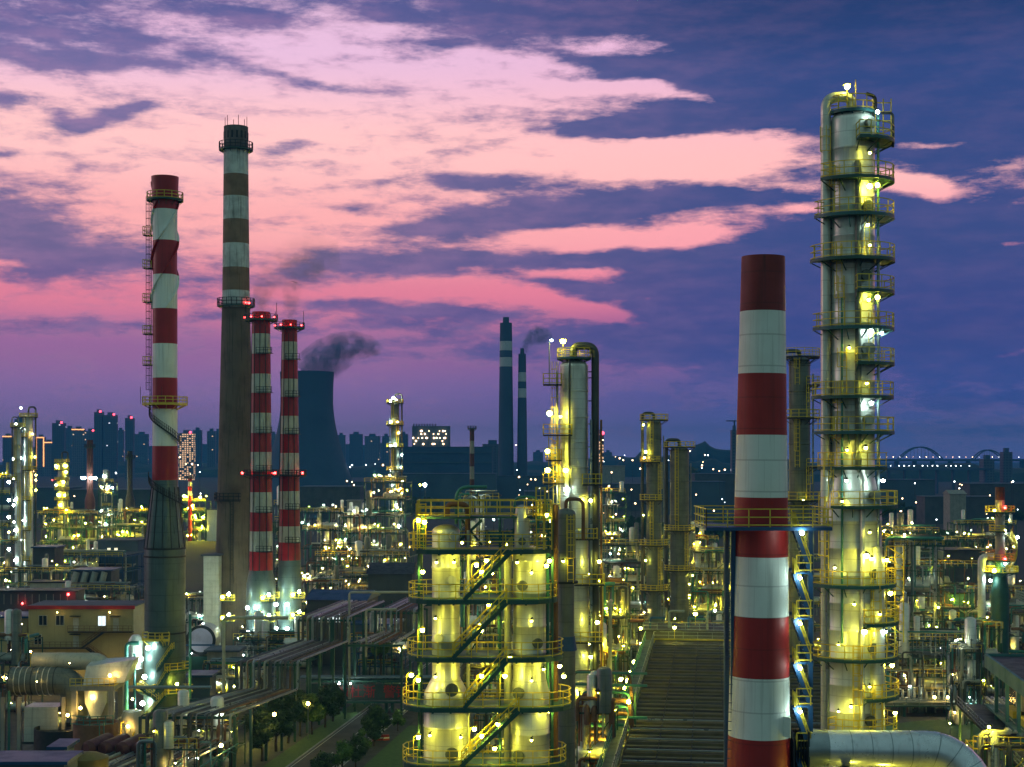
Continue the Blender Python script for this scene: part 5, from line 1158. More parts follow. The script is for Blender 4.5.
for xx in (-5.2, -2.9, 3.4): MB().bx(xx - .25, xx + .25, -2.2, -1.7, 0, zc - 2).build('leg', M['concrete'], bd)
for xx, zz_ in ((-4.8, zc + 1.0), (-3.6, zc - 2.6), (0, zc + .4), (3.2, zc - 4), (4.6, zc + 3)): bulb(bd, (xx, -3.2, zz_), 'b_warm', .07)
post_lamp(bd, (-1.4, -1.6, zc + 2.2), 2.2, 'b_warm', .14)
for k in range(6): MB().path([(-8 + k * .7, -.5 - k * .2, 0), (-8 + k * .7, -.5 - k * .2, zc - 3 + k * .5)], .2, 8).build('pipe', M[('pipe', 'pipe_dark', 'pipe_green')[k % 3]], bd)

(x, y) = XY(93, 7.1)
cf = thing('hood_portal', 'pale concrete portal frame carrying a silver hood with yellow handrails', 'frame', (x, y, 0), 0)
S = 7.1; zt = zz(686, S); w2 = 18.5 / S
for xx in (-w2, w2):
    for yy in (0, 5): MB().bx(xx - .35, xx + .35, yy - .35, yy + .35, 0, zt - .6).build('column', M['concrete'], cf)
MB().bx(-w2 - .5, w2 + .5, -.5, 5.5, zt - .6, zt).build('slab', M['concrete'], cf)
MB().rail([(-w2 - .5, -.5, zt), (w2 + .5, -.5, zt), (w2 + .5, 5.5, zt)], 1.1, .8, .08).build('railing', M['yellow'], cf)
m = MB(); m.add([(-1.6, .6, zt), (4.2, .6, zt + .4), (4.2, 4.6, zt + .4), (-1.6, 4.6, zt), (-1.2, 1, zt + 2.6), (5.6, 1, zt + 3.6), (5.6, 4.4, zt + 3.6), (-1.2, 4.4, zt + 3.2)], [(0, 1, 5, 4), (1, 2, 6, 5), (2, 3, 7, 6), (3, 0, 4, 7), (4, 5, 6, 7), (3, 2, 1, 0)]); m.build('hood', M['clad_pale'], cf, smooth=False)
m = MB(); m.lathe([(.3, zt - 8), (.5, zt - 5), (1.5, zt - 2.6), (1.6, zt - .6)], 20, (0, 1.4, 0)); m.build('hopper', M['white'], cf)
m = MB(); m.lathe([(1.7, 0), (1.7, 6.0), (1.3, 6.8)], 20, (5.3, 1.2, 0)); m.build('vessel', M['cream'], cf)
for (xx, yy, z) in ((0, -.4, zt - 1.6), (-1.6, -.6, zt - 3), (2.6, -.8, zt + 1.6), (5.2, -1.2, 5), (3.5, -1.4, 3.0), (-3.4, -.6, zt - 4)): bulb(cf, (xx, yy, z), 'b_warm', .21)
for k in range(7): MB().path(bend([(3.6 + k * .55, -.6 - .2 * (k % 2), 0), (3.6 + k * .55, -.6 - .2 * (k % 2), 6 - k * .5), (4.2 + k * .55, .8, 6 - k * .5)], .4), .13, 7).build('pipe', M[('pipe_pale', 'yellow', 'pipe')[k % 3]], cf)

# round settling tanks
M['mustard'] = mat('mustard_paint', (.22, .16, .03), .6)
def tank(label, px, py_, s, wpx, h, m_='wall_dark', rm='concrete', name='round_tank', open_=True, cat='tank'):
    (x, y) = XY(px, s); R = wpx / 2 / s; z = zz(py_, s); r = thing(name, label, cat, (x, y, 0), 0)
    m = MB()
    if open_: m.lathe([(R, 0), (R, z), (R * .94, z), (R * .94, z - .6), (.02, z - .5)], 36, caps=False)
    else: m.lathe([(R, 0), (R, z), (R * .5, z + R * .2), (.02, z + R * .28)], 32, caps=False)
    m.build('shell', M[m_], r); return r
t1 = tank('dark round open tank under the fat silver duct', 62, 727, 7.1, 54, 3, 'steel_dark')
t2 = tank('rust-edged round open tank with green ladder beside the concrete frame', 96, 722, 7.5, 44, 4, 'pipe_rust')
MB().rail([(-2.8, -2, zz(722, 7.5)), (0, -3, zz(722, 7.5)), (2.8, -2, zz(722, 7.5))], 1.2, 1, .09).build('railing', M['pipe_green'], t2); ladder(t2, 1.6, -3.1, 0, zz(716, 7.5), -90, .6, False, M['pipe_green'], .1)
bulb(t2, (2, -3.4, 2.4), 'b_white', .16)
(x, y) = XY(112, 8.0)
rd_ = thing('drum_row', 'row of dark red horizontal drums at the bottom left', 'drums', (x, y, 0), Rz)
for k in range(4): MB().path([(-3.4 + k * 2.2, 0, zz(750, 8)), (-3.2 + k * 2.2, .3, zz(750, 8)), (-3.0 + k * 2.2, 6, zz(750, 8)), (-2.9 + k * 2.2, 6.3, zz(750, 8))], [.7, 1.0, 1.0, .7], 16).build('drum', M['tar'], rd_); MB().bx(-3.9 + k * 2.2, -2.5 + k * 2.2, 1, 5, 0, zz(750, 8) - .6).build('saddle', M['concrete'], rd_)
r = tank('mustard round tank at the very bottom left', 88, 757, 8.6, 40, 3, 'mustard', open_=False)
bulb(r, (-3.2, -2.6, zz(752, 8.6)), 'b_warm', .22)
r = shed('dark blue flat roof in the bottom left corner', 22, 9.4, 84, 764, 5, 'wall_blue', 'roof_blue', name='flat_roof_shed')
r = shed('small lit kiosk between blue flat roof and mustard tank', 58, 8.8, 12, 749, 4, 'wall_blue', 'roof_blue', name='kiosk', lit=((57, 757, 8, 4),))

# ---- stepped pipe rack descending toward the bottom left
def rack(label, lv, seed, n=9, sup=True):
    """lv: list of (a0, a1, z, y_near, y_far); pipes run along the grid, drop between levels"""
    R_ = random.Random(seed); a0, a1 = lv[0][0], lv[0][1]
    p0 = lat((a0 + a1) / 2, lv[0][3]); r = thing('pipe_rack', label, 'pipe rack', (p0.x, p0.y, 0), Rz)
    Rinv = Matrix.Rotation(YAW, 3, 'Z')
    def lc(a, Y, z): v = lat(a, Y, z) - Vector((p0.x, p0.y, 0)); return Rinv @ v
    for k in range(n):
        t = (k + .5 + R_.uniform(-.2, .2)) / n; pts = []
        for i, (b0, b1, z, yn, yf) in enumerate(lv):
            a = b0 + (b1 - b0) * t; j = R_.uniform(-.15, .15)
            if i: pts.append(lc(a, yn + (k % 3) * .5, lv[i - 1][2] + j))
            pts.append(lc(a, yn + (k % 3) * .5, z + j)); 
            if i == len(lv) - 1: pts.append(lc(a, yf, z + j))
        MB().path(bend(pts, .5, 3), R_.choice((.1, .13, .18, .24)), 8).build('pipe', M[R_.choice(('pipe', 'pipe', 'pipe_dark', 'pipe', 'pipe_dark', 'pipe_pale', 'pipe_rust'))], r)
    for i, (b0, b1, z, yn, yf) in enumerate(lv):
        for q in range(max(1, int((yf - yn) / 7)) + 1):
            Y_ = yn + 1 + q * 7
            if Y_ > yf: break
            MB().bar(lc(b0 - .3, Y_, z - .5), lc(b1 + .3, Y_, z - .5), .25, .35).build('cross_beam', M['steel'], r)
            for a in ((b0 - .2, b1 + .2) if i < 2 and b1 < -55 else ((b0 - .2, b1 - 2.6) if b1 < -55 else (-59.2, -50.0))): v = lc(a, Y_, 0); MB().bx(v.x - .17, v.x + .17, v.y - .17, v.y + .17, 0, z - .4).build('column', M['steel'], r)
    return r, lc
r, lc = rack('stepped pipe bundle climbing from the bottom left past the trees', [(-77, -63.5, 5.7, 172, 196), (-74.5, -62.5, 9.0, 196, 216), (-68.5, -59.5, 13.0, 217, 240), (-66, -58, 16.8, 241, 268)], 3, 17)
for (px_, py_, z) in ((254, 742, 4.5), (306, 714, 6.0)): pass
MB().path([lc(-77, 199, 12.2), lc(-66, 199, 12.2)], .22, 8).build('cross_pipe', M['pipe'], r)
MB().path(bend([lc(-71.5, 221, 4), lc(-71.5, 221, 19), lc(-62, 221, 19)], .5), .26, 8).build('cross_pipe', M['pipe_pale'], r)
bulb(r, lc(-61.8, 190, 6.2), 'b_warm', .24); bulb(r, lc(-60, 207, 7.2), 'b_warm', .24)
for k in range(5): bulb(r, lc(-75 + k * 2.4, 214 + k * 3, 2.4), 'b_yellow', .2)
w_ = MB(); 
for k in range(7): w_.bar(lc(-61.5, 178 + k * 2.4, 5 - (k % 2) * .8), lc(-61.5, 180.4 + k * 2.4, 5 - ((k + 1) % 2) * .8), .12)
w_.bar(lc(-61.5, 178, 5.3), lc(-61.5, 196, 5.3), .16); w_.build('truss', M['pipe_green'], r)
MB().box(lc(-60.6, 186, 3.4), (1.4, 7, .12)).build('awning', M['yellow'], r)
r2, lc2 = rack('second pipe bundle turning down in front of the blue-roofed pump house', [(-58.5, -50.5, 12.5, 243, 258), (-57.5, -50.5, 16.2, 258, 284)], 9, 12)
MB().path(bend([lc2(-59, 246, 3), lc2(-59, 246, 20.5), lc2(-47, 246, 20.5), lc2(-47, 246, 9)], .6), .2, 8).build('cross_pipe', M['pipe_pale'], r2)
MB().path(bend([lc2(-56, 245, 10), lc2(-56, 245, 17.8), lc2(-51, 245, 17.8)], .6), .2, 8).build('cross_pipe', M['pipe_pale'], r2)
unit('cluttered low pipe frame behind the stepped pipe bundle', 236, 5.9, 66, 668, 61, 8, YW, pipes=34, drums=3, cols=2, levels=3, steel='steel_blue')
unit('low frame of dark pipes under the stepped pipe bundle', 196, 7.4, 70, 728, 62, 5, WM, pipes=30, drums=2, cols=1, levels=2)
unit('dim pipe frame in front of the big dark windowless hall', 378, 5.2, 56, 640, 63, 5, YW, pipes=26, drums=2, cols=1, levels=3, steel='steel_blue')
unit('pipes and valves in the bottom left corner under the stepped bundle', 168, 8.6, 60, 748, 64, 4, WM, pipes=24, drums=1, cols=1, levels=2)

# ---- overhead banner bridge with red characters across the road
S = 6.0; Yb = F / S
bb = thing('pipe_bridge', 'dark green pipe bridge over the road carrying faded red Chinese characters and two white lamps', 'pipe bridge', (*XY(366, S), 0), 0)
def bxx(px): return (px - 366) / S
MB().bx(bxx(306), bxx(424), 0, .25, zz(700, S), zz(684, S)).build('panel', mat('dark_green_panel', (.02, .05, .045), .7), bb)
for p in (681, 702): MB().bx(bxx(306), bxx(430), -.35, 2.6, zz(p, S) - .18, zz(p, S) + .18).build('girder', M['steel'], bb)
for k in range(4): MB().path([(bxx(300), .6 + k * .5, zz(678, S)), (bxx(436), .6 + k * .5, zz(678, S))], .2, 8).build('pipe', M['pipe'], bb)
for p in (311, 386, 392): MB().bx(bxx(p) - .25, bxx(p) + .25, .3, 2.2, 0, zz(702, S)).build('column', M['steel'], bb)
def text(parent, body, loc, size, m, rot=(PI / 2, 0, 0), ext=.02, name='lettering', align='CENTER'):
    cu = bpy.data.curves.new(name, 'FONT'); cu.body = body; cu.size = size; cu.extrude = ext; cu.align_x = align; cu.align_y = 'CENTER'; cu.materials.append(m)
    me = bpy.data.objects.new('t', cu).to_mesh().copy(); o = bpy.data.objects.new(name, me); COL.objects.link(o); o.parent = parent; o.location = loc; o.rotation_euler = rot; return o
for ch, p in zip('防微杜渐警钟', (329, 343, 356, 369, 389.5, 402)): text(bb, ch, (bxx(p), -.03, zz(692.5, S)), 2.25, M['red_sign'])
for p in (341, 352): bulb(bb, (bxx(p), -2.6, zz(681, S)), 'b_white', .17)
bulb(bb, (bxx(331), -.6, zz(688, S)), 'b_warm', .05)
# footbridge right
S = 6.1; fb = thing('footbridge', 'long flat footbridge with green rails and a rack of pipes right of the tallest tower', 'bridge', (*XY(924, S), 0), 0)
def fx(px): return (px - 924) / S
MB().bx(fx(868), fx(978), 0, 3, zz(706, S) - .2, zz(706, S)).build('deck', M['steel'], fb)
MB().rail([(fx(868), 0, zz(706, S)), (fx(978), 0, zz(706, S))], 1.3, 2.1, .1, (1, .7, .4, .1)).build('railing', M['pipe'], fb)
for k in range(4): MB().path([(fx(868), .8 + k * .5, zz(704, S) + .2), (fx(978), .8 + k * .5, zz(704, S) + .2)], .18, 8).build('pipe', M['pipe_pale'], fb)
for p in (905, 955): MB().bx(fx(p) - .2, fx(p) + .2, .4, 2.4, 0, zz(707, S)).build('column', M['steel'], fb)
for k in range(13): MB().path([(fx(890 + k * 6), 3.4, zz(707, S)), (fx(890 + k * 6), 3.4, zz(690 + (k * 5) % 6, S))], .22, 8).build('vent_pipe', M['pipe_pale' if k % 3 else 'pipe'], fb)
for p in (934, 947, 960, 970, 890): bulb(fb, (fx(p), -.3, zz(697, S)), 'b_white' if p > 950 else 'b_warm', .22)

# ---- right-hand long hall with canopy
Yh = 150.0; z_e = zz(668, 8.0)
P0 = at(987, 658, 16.0); 
hh = thing('open_hall', 'long open-sided teal hall with flat dark roof at the right edge', 'hall', (P0.x, P0.y, 0), Rz)
HL = 84.0; HW = 14.0
MB().bx(0, HW, -HL, 0, 15.9, 16.3).build('roof', M['steel_dark'], hh)
MB().bx(-.35, 0, -HL, 0, 14.8, 16.6).build('fascia', M['roof_teal'], hh); MB().bx(.02, HW, -.35, 0, 14.8, 16.62).build('fascia', M['roof_teal'], hh)
MB().bx(2.4, 2.7, -HL, 0, 6, 14.6).build('inner_wall', M['glass_dark'], hh)
MB().bx(-.2, HW, -HL, 0, 9.6, 9.9).build('floor_slab', M['roof_teal'], hh)
for k in range(12): MB().bx(-.2, .2, -HL + k * 7 + .2, -HL + k * 7 + .6, 0, 14.8).build('column', M['roof_teal'], hh)
for k in range(11): MB().bx(2.0, 2.3, -HL + k * 7 + 1.5, -HL + k * 7 + 5.5, 11, 13.4).build('window', M['lit_window'] if k in (2, 5, 8, 9) else M['cream'], hh)
for k in range(10): MB().bx(1.2, 2.2, -HL + k * 8 + 1, -HL + k * 8 + 6, 9.9, 10.8).build('cable_tray', M['yellow'], hh)
for k in range(6): bulb(hh, (1.0, -HL + 9 + k * 14, 14.2), 'b_yellow', .12)
for k in range(4): MB().path(bend([(4 + k * 1.1, -6, 16.3), (4 + k * 1.1, -6, 18.2), (4.8 + k * 1.1, -6, 18.2), (4.8 + k * 1.1, -6, 16.3)], .4), .18, 8).build('roof_vent', M['pipe'], hh)
P1 = at(972, 704, 9.0)
pw = thing('sloping_gantry', 'railed pipe gantry running toward the bottom right beside the open hall', 'gantry', (P1.x, P1.y, 0), Rz)
GL = 70
MB().bx(-2.0, 1.6, -GL, 0, 8.7, 9.0).build('deck', M['steel_dark'], pw)
MB().rail([(-2.0, -GL, 9), (-2.0, 0, 9)], 1.1, 2, .09).build('railing', M['pipe'], pw); MB().rail([(1.6, -GL, 9), (1.6, 0, 9)], 1.1, 2, .09).build('railing', M['pipe'], pw)
for k in range(4): MB().path([(2.3 + k * .7, -GL, 9.6), (2.3 + k * .7, 2, 9.6)], .22, 8).build('pipe', M['pipe' if k % 2 else 'pipe_pale'], pw)
for k in range(8): MB().bx(-2.2, -1.9, -3 - k * 9, -2.7 - k * 9, 0, 8.7).build('column', M['steel'], pw); MB().bx(4.8, 5.1, -3 - k * 9, -2.7 - k * 9, 0, 9.2).build('column', M['steel'], pw); MB().bx(-2.2, 5.1, -3 - k * 9, -2.7 - k * 9, 8.4, 8.7).build('cross_beam', M['steel'], pw)
for k, (px_, py_) in enumerate(((966, 747), (972, 754), (980, 763), (1020, 750), (950, 724), (995, 755))):
    s_ = (py_ - HZ) / (CAMZ - 4.0); X_, Y__ = XY(px_, s_); t_ = thing('yard_lamp', ('yellow yard lamp nearest the bend of the silver duct', 'yellow yard lamp second along from the duct bend', 'yellow yard lamp third along from the duct bend', 'bright yellow lamp at the bottom right edge', 'small lamp on the lawn beyond the silver duct', 'lamp under the gantry near the bottom right')[k], 'lamp', (X_, Y__, 0), 0, 'yard lamps near the right-hand gantry')
    MB().path([(0, 0, 0), (0, 0, 4.0)], .06, 6).build('pole', M['pipe'], t_); bulb(t_, (0, 0, 4.1), 'b_yellow', .22 if k != 4 else .12, 'bulb')
unit('yellow railed platform cut off at the bottom right corner', 1004, 9.6, 60, 748, 65, 7, Y_, pipes=14, drums=1, cols=1, levels=2, steel='yellow')

# ---- little red flare stack with yellow platforms, right edge
S = 5.4; (x, y) = XY(1000, S)
fs = thing('flare_stack', 'small red-topped stack with yellow platforms and cone base at the right edge', 'chimney', (x, y, 0), 0)
r_ = 4.6 / S
m = MB(); m.lathe([(r_, zz(562, S)), (r_, zz(517, S)), (r_, zz(500, S)), (r_, zz(487, S)), (r_ * .8, zz(487, S)), (r_ * .8, zz(490, S))], 20, mats=[0, 0, 1, 1, 1], caps=False); m.build('shell', [mat('sooty_white', (.30, .27, .25), .7), M['tar']], fs)
m = MB(); m.lathe([(8 / S, 0), (9 / S, zz(592, S)), (5 / S, zz(566, S)), (r_, zz(560, S))], 20); m.build('cone_base', M['steel'], fs)
for p, r0, a0, a1 in ((512, 2.6, 0, 360), (531, 1.9, 150, 280), (560, 2.6, 0, 360), (572, 3.2, 180, 360)): ring_deck(fs, zz(p, S), r_, r0, a0, a1, w=.13)
spiral(fs, 1.6, 3.0, zz(535, S), zz(566, S), 20, -80, .8, M['yellow'])
m = MB(); m.path(bend([(-3.4, 0, 0), (-3.4, 0, zz(557, S)), (-1.2, 0, zz(557, S))], 1), .7, 14).build('riser_duct', M['clad_pale'], fs)
for p, k, r0 in ((507, 'b_red', .3), (558, 'b_red', .3), (510, 'b_yellow', .2), (570, 'b_yellow', .35), (563, 'b_white', .2)): bulb(fs, (0.4 if k != 'b_yellow' else -1.6, -r_ - .9, zz(p, S)), k, r0)
bulb(fs, (2.9, -1, zz(537, S)), 'b_white', .25); bulb(fs, (-2.2, -1.4, zz(580, S)), 'b_white', .25)
for k in range(4): MB().path([(2.6, -.6, zz(590 + k * 2, S)), (7, -.6, zz(597 + k * 4, S))], .2, 6).build('pipe', M['pipe_pale'], fs)

# lattice roof on the teal frame
S = 5.6; (x, y) = XY(932, S); lr_ = thing('lattice_gable', 'pointed lattice gable truss above the lit teal frame', 'truss', (x, y, zz(545, S)), Rz)
m = MB(); m.bar((-2.6, 0, 0), (0, 0, 2.8), .14); m.bar((0, 0, 2.8), (2.6, 0, 0), .14); m.bar((-2.6, 0, 0), (2.6, 0, 0), .14)
for k in (-1, 0, 1): m.bar((k * 1.1, 0, 0), (k * 1.1, 0, 2.8 - abs(k) * 1.2), .1)
m.build('truss', M['steel'], lr_)

# slim dark stacks in the left middle distance
def slim(label, px, s, w0, w1, top, bot, m_='tar', band=None):
    (x, y) = XY(px, s); r = thing('slim_chimney', label, 'chimney', (x, y, 0), 0)
    m = MB(); m.lathe([(w1 / 2 / s, 0), (w1 / 2 / s, zz(bot, s)), (w0 / 2 / s, zz(bot - 8, s)), (w0 / 2 / s, zz(top, s)), (w0 * .35 / s, zz(top, s))], 20); m.build('shell', M[m_], r)
    ring_deck(r, zz(top + 7, s), w0 / 2 / s, w0 / 2 / s + .9, 0, 360, rm=M['steel_dark'], w=.16)
    return r
r = slim('slim dark red chimney with four white lamps at its waist', 90, 2.4, 6, 10, 440, 500)
for dx in (-6, -4, 3, 7): bulb(r, (dx / 2.4, -2.5, zz(478, 2.4)), 'b_white', .55)
slim('slim blue-black chimney left of the cone-base chimney', 130, 2.5, 5, 9, 451, 500, 'steel_dark')
def candy(label, px, s, w_, top, bot, n, cols=('red', 'white')):
    (x, y) = XY(px, s); r = thing('slim_chimney', label, 'chimney', (x, y, 0), 0); R = w_ / 2 / s
    z0, z1 = zz(bot, s), zz(top, s); pr = [(R, 0), (R, z0)] + [(R, z0 + (z1 - z0) * (k + 1) / n) for k in range(n)] + [(R * .7, z1)]
    MB().lathe(pr, 16, mats=[0] + [k % 2 for k in range(n)] + [0], caps=False).build('shell', [M[cols[0]], M[cols[1]]], r); ring_deck(r, z1 - .3, R, R + .9, 0, 360, rm=M['steel_dark'], w=.14); return r
candy('tiny striped stack between the cone-base chimney and brown chimney', 190, 2.0, 4, 477, 500, 5)
candy('thin brown-banded stack standing before the distant power plant', 472, 2.4, 4.6, 428, 492, 5, ('tar', 'concrete'))
# ================================================================ distant city, power plant, bridge, smoke, trees
S = 1.0; (x, y) = XY(307, S)
ct = thing('cooling_tower', 'huge blue-hazed cooling tower behind the grimy striped chimneys', 'cooling tower', (x, y, 0), 0)
pr = []
for k in range(21):
    t = k / 20; z = zz(372, S) * t; zt_ = .78; r = 26 * math.sqrt(1 + ((t - zt_) / .62) ** 2 * (1.9 if t < zt_ else .6)); pr.append((r, z))
pr += [(pr[-1][0] - 1.5, pr[-1][1]), (pr[-1][0] - 2, pr[-1][1] - 10), (.1, pr[-1][1] - 12)]
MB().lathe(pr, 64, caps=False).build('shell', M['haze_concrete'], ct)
for i, (px_, s_, w0, w1, top, bands, lb) in enumerate(((506, 1.15, 12, 16.5, 323, 2, 'taller hazy blue power station chimney with two pale bands'), (522.2, 1.15, 7.6, 11.5, 354, 2, 'shorter hazy blue power station chimney trailing smoke'))):
    (x, y) = XY(px_, s_); r = thing('power_chimney', lb, 'chimney', (x, y, 0), 0); z1 = zz(top, s_)
    def RR(z): return (w1 + (w0 - w1) * z / z1) / 2 / s_
    zs = [0, z1 - 44, z1 - 38, z1 - 30, z1 - 24, z1 - 16, z1 - 10, z1]
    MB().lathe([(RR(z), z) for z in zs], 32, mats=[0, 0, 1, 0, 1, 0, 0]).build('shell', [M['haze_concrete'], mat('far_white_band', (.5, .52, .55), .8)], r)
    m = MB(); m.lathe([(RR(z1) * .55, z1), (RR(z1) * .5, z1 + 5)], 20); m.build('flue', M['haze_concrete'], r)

def cmat(k): return city_mat('city_facade_%d' % k, ((.10, .12, .15), (.14, .14, .16), (.07, .09, .12))[k % 3], ((1, .6, .3), (1, .75, .5), (.8, .85, 1))[k % 3], (.012, .006, .01, .7)[k], 4.0, 3.4)
def tower(label, px, s, wpx, ytop, k=0, led=None, pent=True, beacon=False, dep=14, name='apartment_tower', steps=None, group='hazy apartment towers on the skyline', cat='tower block'):
    (x, y) = XY(px, s); W = wpx / s; H = zz(ytop, s); r = thing(name, label, cat, (x, y, 0), random.Random(px).uniform(-.1, .1), group)
    m = MB(); m.bx(-W / 2, W / 2, 0, dep, 0, H)
    m.build('wall', cmat(k), r, smooth=False)
    if pent: MB().bx(-W * .22, W * .2, 3, dep - 3, H, H + 5).build('penthouse', M['haze_concrete'], r)
    if led == 'top': MB().bx(-W / 2 - .4, W / 2 + .4, -.8, -.2, H - 2, H).build('led_strip', M['glow_orange'], r)
    if led == 'frame':
        f = MB(); f.bx(-W / 2 - .3, W / 2 + .3, -.8, -.2, H - 2, H); f.bx(-W / 2 - .3, -W / 2 + 1.6, -.8, -.2, H * .25, H - 2); f.bx(W / 2 - 1.6, W / 2 + .3, -.8, -.2, H * .25, H - 2); f.build('led_strip', M['glow_orange'], r)
    if beacon: bulb(r, (W * .3, -1, H + 1), 'b_beacon', 2.0)
    return r
M['b_beacon'] = emit('far_red_beacon', (1, .04, .08), 9)
RT = 'hazy apartment block '
data = [
 (7, .5, 9, 436, 0, 'top', 0, 'behind the left-edge yellow frame with a lit orange roof edge'),
 (19, .6, 9, 419, 2, None, 0, 'hidden behind the left-edge silver columns'),
 (40, .5, 8, 437, 0, 'frame', 0, 'outlined by orange light strips just right of the silver columns'),
 (48, .5, 9, 442, 1, 'top', 0, 'with a short orange roof line beside the outlined block'),
 (58, .55, 12, 423, 2, None, 1, 'with stepped dark top above the short yellow-lit tower'),
 (69, .45, 9, 428, 0, None, 0, 'narrow and pale, right of the stepped dark-topped block'),
 (78, .5, 12, 429, 1, 'top', 0, 'with bright orange roof edge in the middle of the left skyline'),
 (90, .5, 11, 431, 0, None, 1, 'with red roof lights behind the slim dark red chimney'),
 (98, .55, 8, 412, 2, None, 1, 'slim and tall with a red beacon, left of the widest tall one'),
 (110, .55, 13, 415, 2, None, 1, 'widest of the tall ones on the left skyline'),
 (120, .45, 6, 430, 0, None, 0, 'small, between the widest tall one and the lone slim one'),
 (129, .55, 8, 418, 2, None, 1, 'standing alone and slim just left of the cone-base chimney'),
 (141, .45, 13, 434, 0, None, 0, 'low and wide touching the left side of the cone-base chimney'),
 (186, .6, 15, 433, 3, None, 1, 'brightly lit all over in orange between the two left chimneys'),
 (197, .5, 8, 430, 2, None, 0, 'dark, right beside the brightly lit orange one'),
 (211, .5, 8, 431, 0, None, 0, 'second left of the brown chimney on the skyline'),
 (218, .45, 9, 431, 2, None, 0, 'half hidden by the brown chimney'),
 (273, .5, 5, 434, 1, None, 0, 'slotted between the two grimy striped chimneys'),
 (341, .45, 8, 435, 0, None, 0, 'immediately right of the cooling tower'),
 (356, .45, 13, 434, 2, None, 0, 'flat-topped, second right of the cooling tower'),
 (372, .45, 15, 436, 1, None, 0, 'wide, third right of the cooling tower'),
 (386, .45, 8, 436, 0, None, 0, 'just left of the dark green column'),
 (403, .5, 9, 434, 2, None, 0, 'just right of the dark green column'),
 (493, .8, 20, 444, 2, None, 0, 'squat block left of the taller power station chimney'),
 (538, .4, 10, 452, 0, None, 0, 'low, between the power station chimneys and the looping-pipe column'),
 (735, .9, 6, 430, 2, None, 0, 'lone dark block with a crane on top left of the clean chimney'),
 (608, .4, 8, 452, 0, None, 0, 'low, right of the looping-pipe column'),
 (989, .8, 11, 459, 2, None, 0, 'low and dark right of the first bridge arch'),
 (1008, .8, 9, 452, 2, None, 0, 'dark block covering the second bridge arch'),
]
for d_ in data: tower(RT + d_[7], *d_[:5], led=d_[5], beacon=bool(d_[6]))
for i, (px_, pt_) in enumerate(((150, 446), (228, 446), (30, 447), (63, 440), (133, 445), (170, 446), (205, 444), (330, 450), (365, 445), (410, 447), (437, 450), (560, 455), (618, 456), (84, 440), (104, 438), (348, 444), (380, 443))):
    tower('low pale city block merging into the skyline haze', px_, .36, 13 + i % 4 * 3, pt_, i % 3, None, False, group='low pale blocks along the skyline', name='city_block', cat='city block')
# crane on the lone block
(x, y) = XY(735, .9); cr = thing('tower_crane', 'tiny tower crane on the lone dark block left of the clean chimney', 'crane', (x, y + 5, zz(430, .9)), 0)
MB().bx(-.7, .7, -.7, .7, 0, 11).build('mast', M['steel_dark'], cr); MB().bx(-9, 5, -.5, .5, 9.6, 10.8).build('jib', M['steel_dark'], cr)
# lit block on the power plant and the plant itself
S = .9; (x, y) = XY(431, S); pb = thing('boiler_house', 'hazy boiler house block dotted with warm lights above the power plant', 'building', (x, y, 0), .02)
MB().bx(-21, 21, 0, 25, 0, zz(426, S)).build('wall', M['wall_blue'], pb, smooth=False); 
for k in range(9): MB().bx(-20 + k * 3, -18.5 + k * 3, 2, 6, zz(426, S), zz(426, S) + 2.5).build('roof_unit', M['haze_concrete'], pb)
R_ = random.Random(4)
for k in range(30): bulb(pb, (R_.uniform(-20, 17), -1, zz(R_.choice((431, 434, 438, 438, 441, 444)), S)), 'b_far', R_.uniform(.5, 1.0), 'lamp')
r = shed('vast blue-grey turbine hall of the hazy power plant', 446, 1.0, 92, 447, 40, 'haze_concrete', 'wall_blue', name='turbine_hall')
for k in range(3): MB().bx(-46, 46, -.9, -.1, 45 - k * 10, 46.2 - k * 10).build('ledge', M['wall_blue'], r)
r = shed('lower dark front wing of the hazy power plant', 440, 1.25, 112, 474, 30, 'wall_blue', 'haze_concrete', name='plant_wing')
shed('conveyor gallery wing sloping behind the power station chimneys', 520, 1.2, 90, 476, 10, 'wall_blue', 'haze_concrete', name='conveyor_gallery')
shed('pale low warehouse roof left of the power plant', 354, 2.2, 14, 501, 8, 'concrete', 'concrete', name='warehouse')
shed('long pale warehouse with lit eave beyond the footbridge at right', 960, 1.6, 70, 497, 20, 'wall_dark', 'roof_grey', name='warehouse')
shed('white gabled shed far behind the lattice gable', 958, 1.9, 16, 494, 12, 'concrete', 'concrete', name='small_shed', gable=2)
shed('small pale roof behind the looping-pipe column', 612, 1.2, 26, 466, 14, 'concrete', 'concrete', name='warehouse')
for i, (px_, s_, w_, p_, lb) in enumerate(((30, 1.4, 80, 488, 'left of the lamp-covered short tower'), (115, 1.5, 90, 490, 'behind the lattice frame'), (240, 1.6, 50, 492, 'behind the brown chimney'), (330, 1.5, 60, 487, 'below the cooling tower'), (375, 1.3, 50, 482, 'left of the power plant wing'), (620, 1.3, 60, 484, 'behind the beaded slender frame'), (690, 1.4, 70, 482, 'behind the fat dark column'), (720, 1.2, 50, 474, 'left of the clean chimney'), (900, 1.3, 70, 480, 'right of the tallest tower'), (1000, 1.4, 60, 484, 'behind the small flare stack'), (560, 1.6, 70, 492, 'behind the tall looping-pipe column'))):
    shed('distant dark industrial shed ' + lb, px_, s_, w_, p_, 30, ('wall_blue', 'wall_dark')[i % 2], ('haze_concrete', 'wall_blue')[i % 2], name='industrial_shed')

